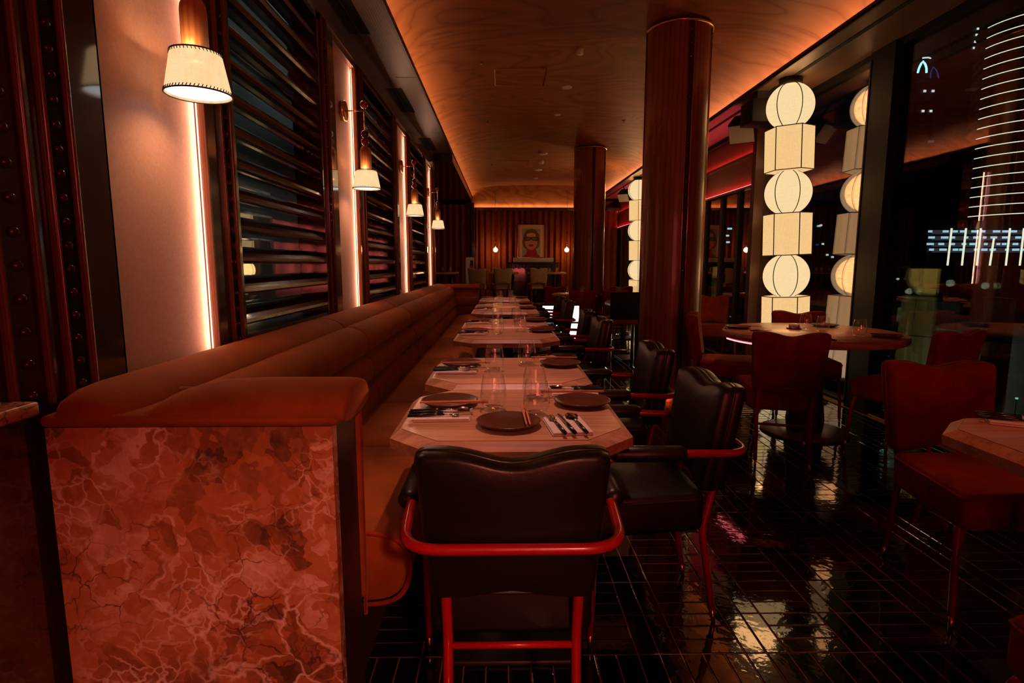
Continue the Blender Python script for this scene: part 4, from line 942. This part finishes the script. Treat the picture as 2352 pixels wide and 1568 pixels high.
def tower(u0, u1, vtop, y, dep, lb, wins, mat='bld', cool=False):
    xa, zt = ray_at(u0, vtop, y); xb, _ = ray_at(u1, vtop, y); t = empty('tower_block', ((xa+xb)/2, y, -8)); h = (xb-xa)/2
    MB().box((-h, 0, 0), (h, dep, zt+8)).obj('body', mat, t)
    nf = int((zt+8)/3.4); 
    for f in range(1, nf): MB().box((-h-.15, -.2, f*3.4), (h+.15, 0, f*3.4+.35)).obj('floor_slab', 'bld2', t)
    for u, v, w_, m in wins:
        x, z = ray_at(u, v, y-.3); o = put('lit_window', lit_me.copy(), m, t); o.location = (x-t.location.x, -.3, z+8); o.scale = (w_, 1, 1)
    tag(t, lb, 'building', 'distant towers'); return t
tower(2192, 2275, 20, 215, 8, 'dark slab tower with a few lit windows left of the curved tower', [(2288-20, 100, 3.2, 'dim'), (2246, 66, .8, 'lit'), (2243, 80, .8, 'lit'), (2240, 96, .8, 'lit'), (2237, 110, .8, 'lit'), (2255, 275, .8, 'lit'), (2262, 296, 2.2, 'lit'), (2272, 132, .7, 'lit'), (2252, 378, 2.4, 'lit'), (2245, 386, .8, 'lit')])
st_ = tower(2080, 2150, 188, 190, 16, 'dark tower crowned by a glowing cyan arch', [(2124, 209, .9, 'lit'), (2143, 209, .9, 'lit'), (2120, 255, .9, 'lit'), (2138, 255, .9, 'lit'), (2084, 186, .7, 'lit'), (2138, 325, 2., 'dim')])
def sign(pts, y, r, m, par, nm='sign_line'):
    MB().tube([(ray_at(u, v, y)[0]-par.location.x, y-par.location.y, ray_at(u, v, y)[1]-par.location.z) for u, v in pts], r, 6).obj(nm, m, par)
sign([(2108, 167), (2111, 156), (2116, 146), (2120, 141), (2125, 147), (2128, 156), (2128, 167)], 189, .32, 'cyan', st_)
sign([(2119, 133), (2132, 132), (2138, 134)], 189, .22, 'lit', st_); sign([(2137, 180), (2138, 166), (2144, 153), (2152, 163), (2156, 180)], 189, .18, 'blue', st_)
ob = tower(2135, 2352+60, 505, 112, 20, 'long low office block with rows of cool lights behind the glass guard', [])
for r_, vv in enumerate((531, 545, 560, 573)):
    xa, z = ray_at(2142, vv, 111.5); xb, _ = ray_at(2410, vv, 111.5); MB().box((xa-ob.location.x, -.4, z+8-.55), (xb-ob.location.x, -.3, z+8+.25)).obj('window_row', 'dim', ob)
    for q in range(11):
        x, z = ray_at(2146+q*24+random.uniform(-7, 7), vv, 111); o = put('lit_window', lit_me.copy(), 'cool', ob); o.location = (x-ob.location.x, -.6, z+8); o.scale = (random.uniform(.6, 1.5), 1, .6)
for q, (u, v0) in enumerate(((2186, 524), (2219, 524), (2253, 524), (2283, 547), (2320, 524), (2352, 524))):
    xa, za = ray_at(u, v0, 95); xb, zb = ray_at(u-10, 612, 95); t = empty('light_mast', (xb, 95, -8)); MB().tube([(0, 0, 0), (0, 0, zb+8)], .12, 6).obj('pole', 'bld', t); MB().tube([(0, 0, zb+8), (xa-xb, 0, za+8)], .16, 6).obj('light_tube', 'band', t)
    tag(t, 'slender glowing light mast on the waterfront, %s from the left' % ('first', 'second', 'third', 'fourth', 'fifth', 'sixth')[q], 'light mast', 'waterfront light masts')
tower(1640, 1700, 455, 240, 30, 'far tower glimpsed through the glass doors past the near column', [(1676, 525, 2, 'cool'), (1668, 541, 2.4, 'cool'), (1672, 556, 1.5, 'cool'), (1655, 540, 1, 'cool')])
tower(1868, 1925, 470, 230, 30, 'dark block with scattered lights seen between lantern and mullion', [(1881, 519, 1.6, 'cool'), (1900, 585, 1, 'lit'), (1878, 562, 1.6, 'blue'), (1890, 560, 1, 'lit'), (1912, 590, 1, 'lit')])
for u, v, y, lb in ((2062, 643, 60, 'bright street lamp below the horizon right of the mullion'), (1885, 520, 90, 'bright street lamp right of the near lantern'), (2335, 917, 14, 'small blue lamp low outside at the right edge')):
    x, z = ray_at(u, v, y); t = empty('street_lamp', (x, y, -8)); MB().tube([(0, 0, 0), (0, 0, z+8)], .003*y/4, 6).obj('post', 'bld', t); MB().lathe([(0, z+8), (.0025*y, z+8+.001*y), (.0025*y, z+8+.003*y), (0, z+8+.004*y)], 10).obj('lamp_head', 'cool' if y < 20 else 'lit', t); tag(t, lb, 'street lamp')
for i, (u0, u1, v0, v1, y) in enumerate(((2030, 2060, 703, 716, 40), (2195, 2206, 695, 718, 36), (2318, 2336, 690, 715, 40), (2118, 2130, 692, 716, 34))):
    xa, za = ray_at(u0, v1, y); xb, zb = ray_at(u1, v0, y); t = empty('quay_kiosk', ((xa+xb)/2, y, -8)); h = (xb-xa)/2
    MB().box((-h, 0, 0), (h, 2, zb+8)).obj('body', 'corr', t); MB().prism([(-h-.15, -.2), (h+.15, -.2), (h+.15, 2.2), (-h-.15, 2.2)], zb+8, zb+8.15).obj('roof', 'bld', t)
    tag(t, 'dim pale kiosk on the dark quay, %s from the left' % ('first', 'fourth', 'farthest right', 'second')[i] if i != 1 else 'dim pale kiosk on the dark quay, third from the left', 'kiosk', 'quay kiosks')
    lamp('POINT', 'kiosk_lamp', (t.location.x-1, y-3, zb+1.2), 14, (.7, 1, .9), shadow_soft_size=.2)
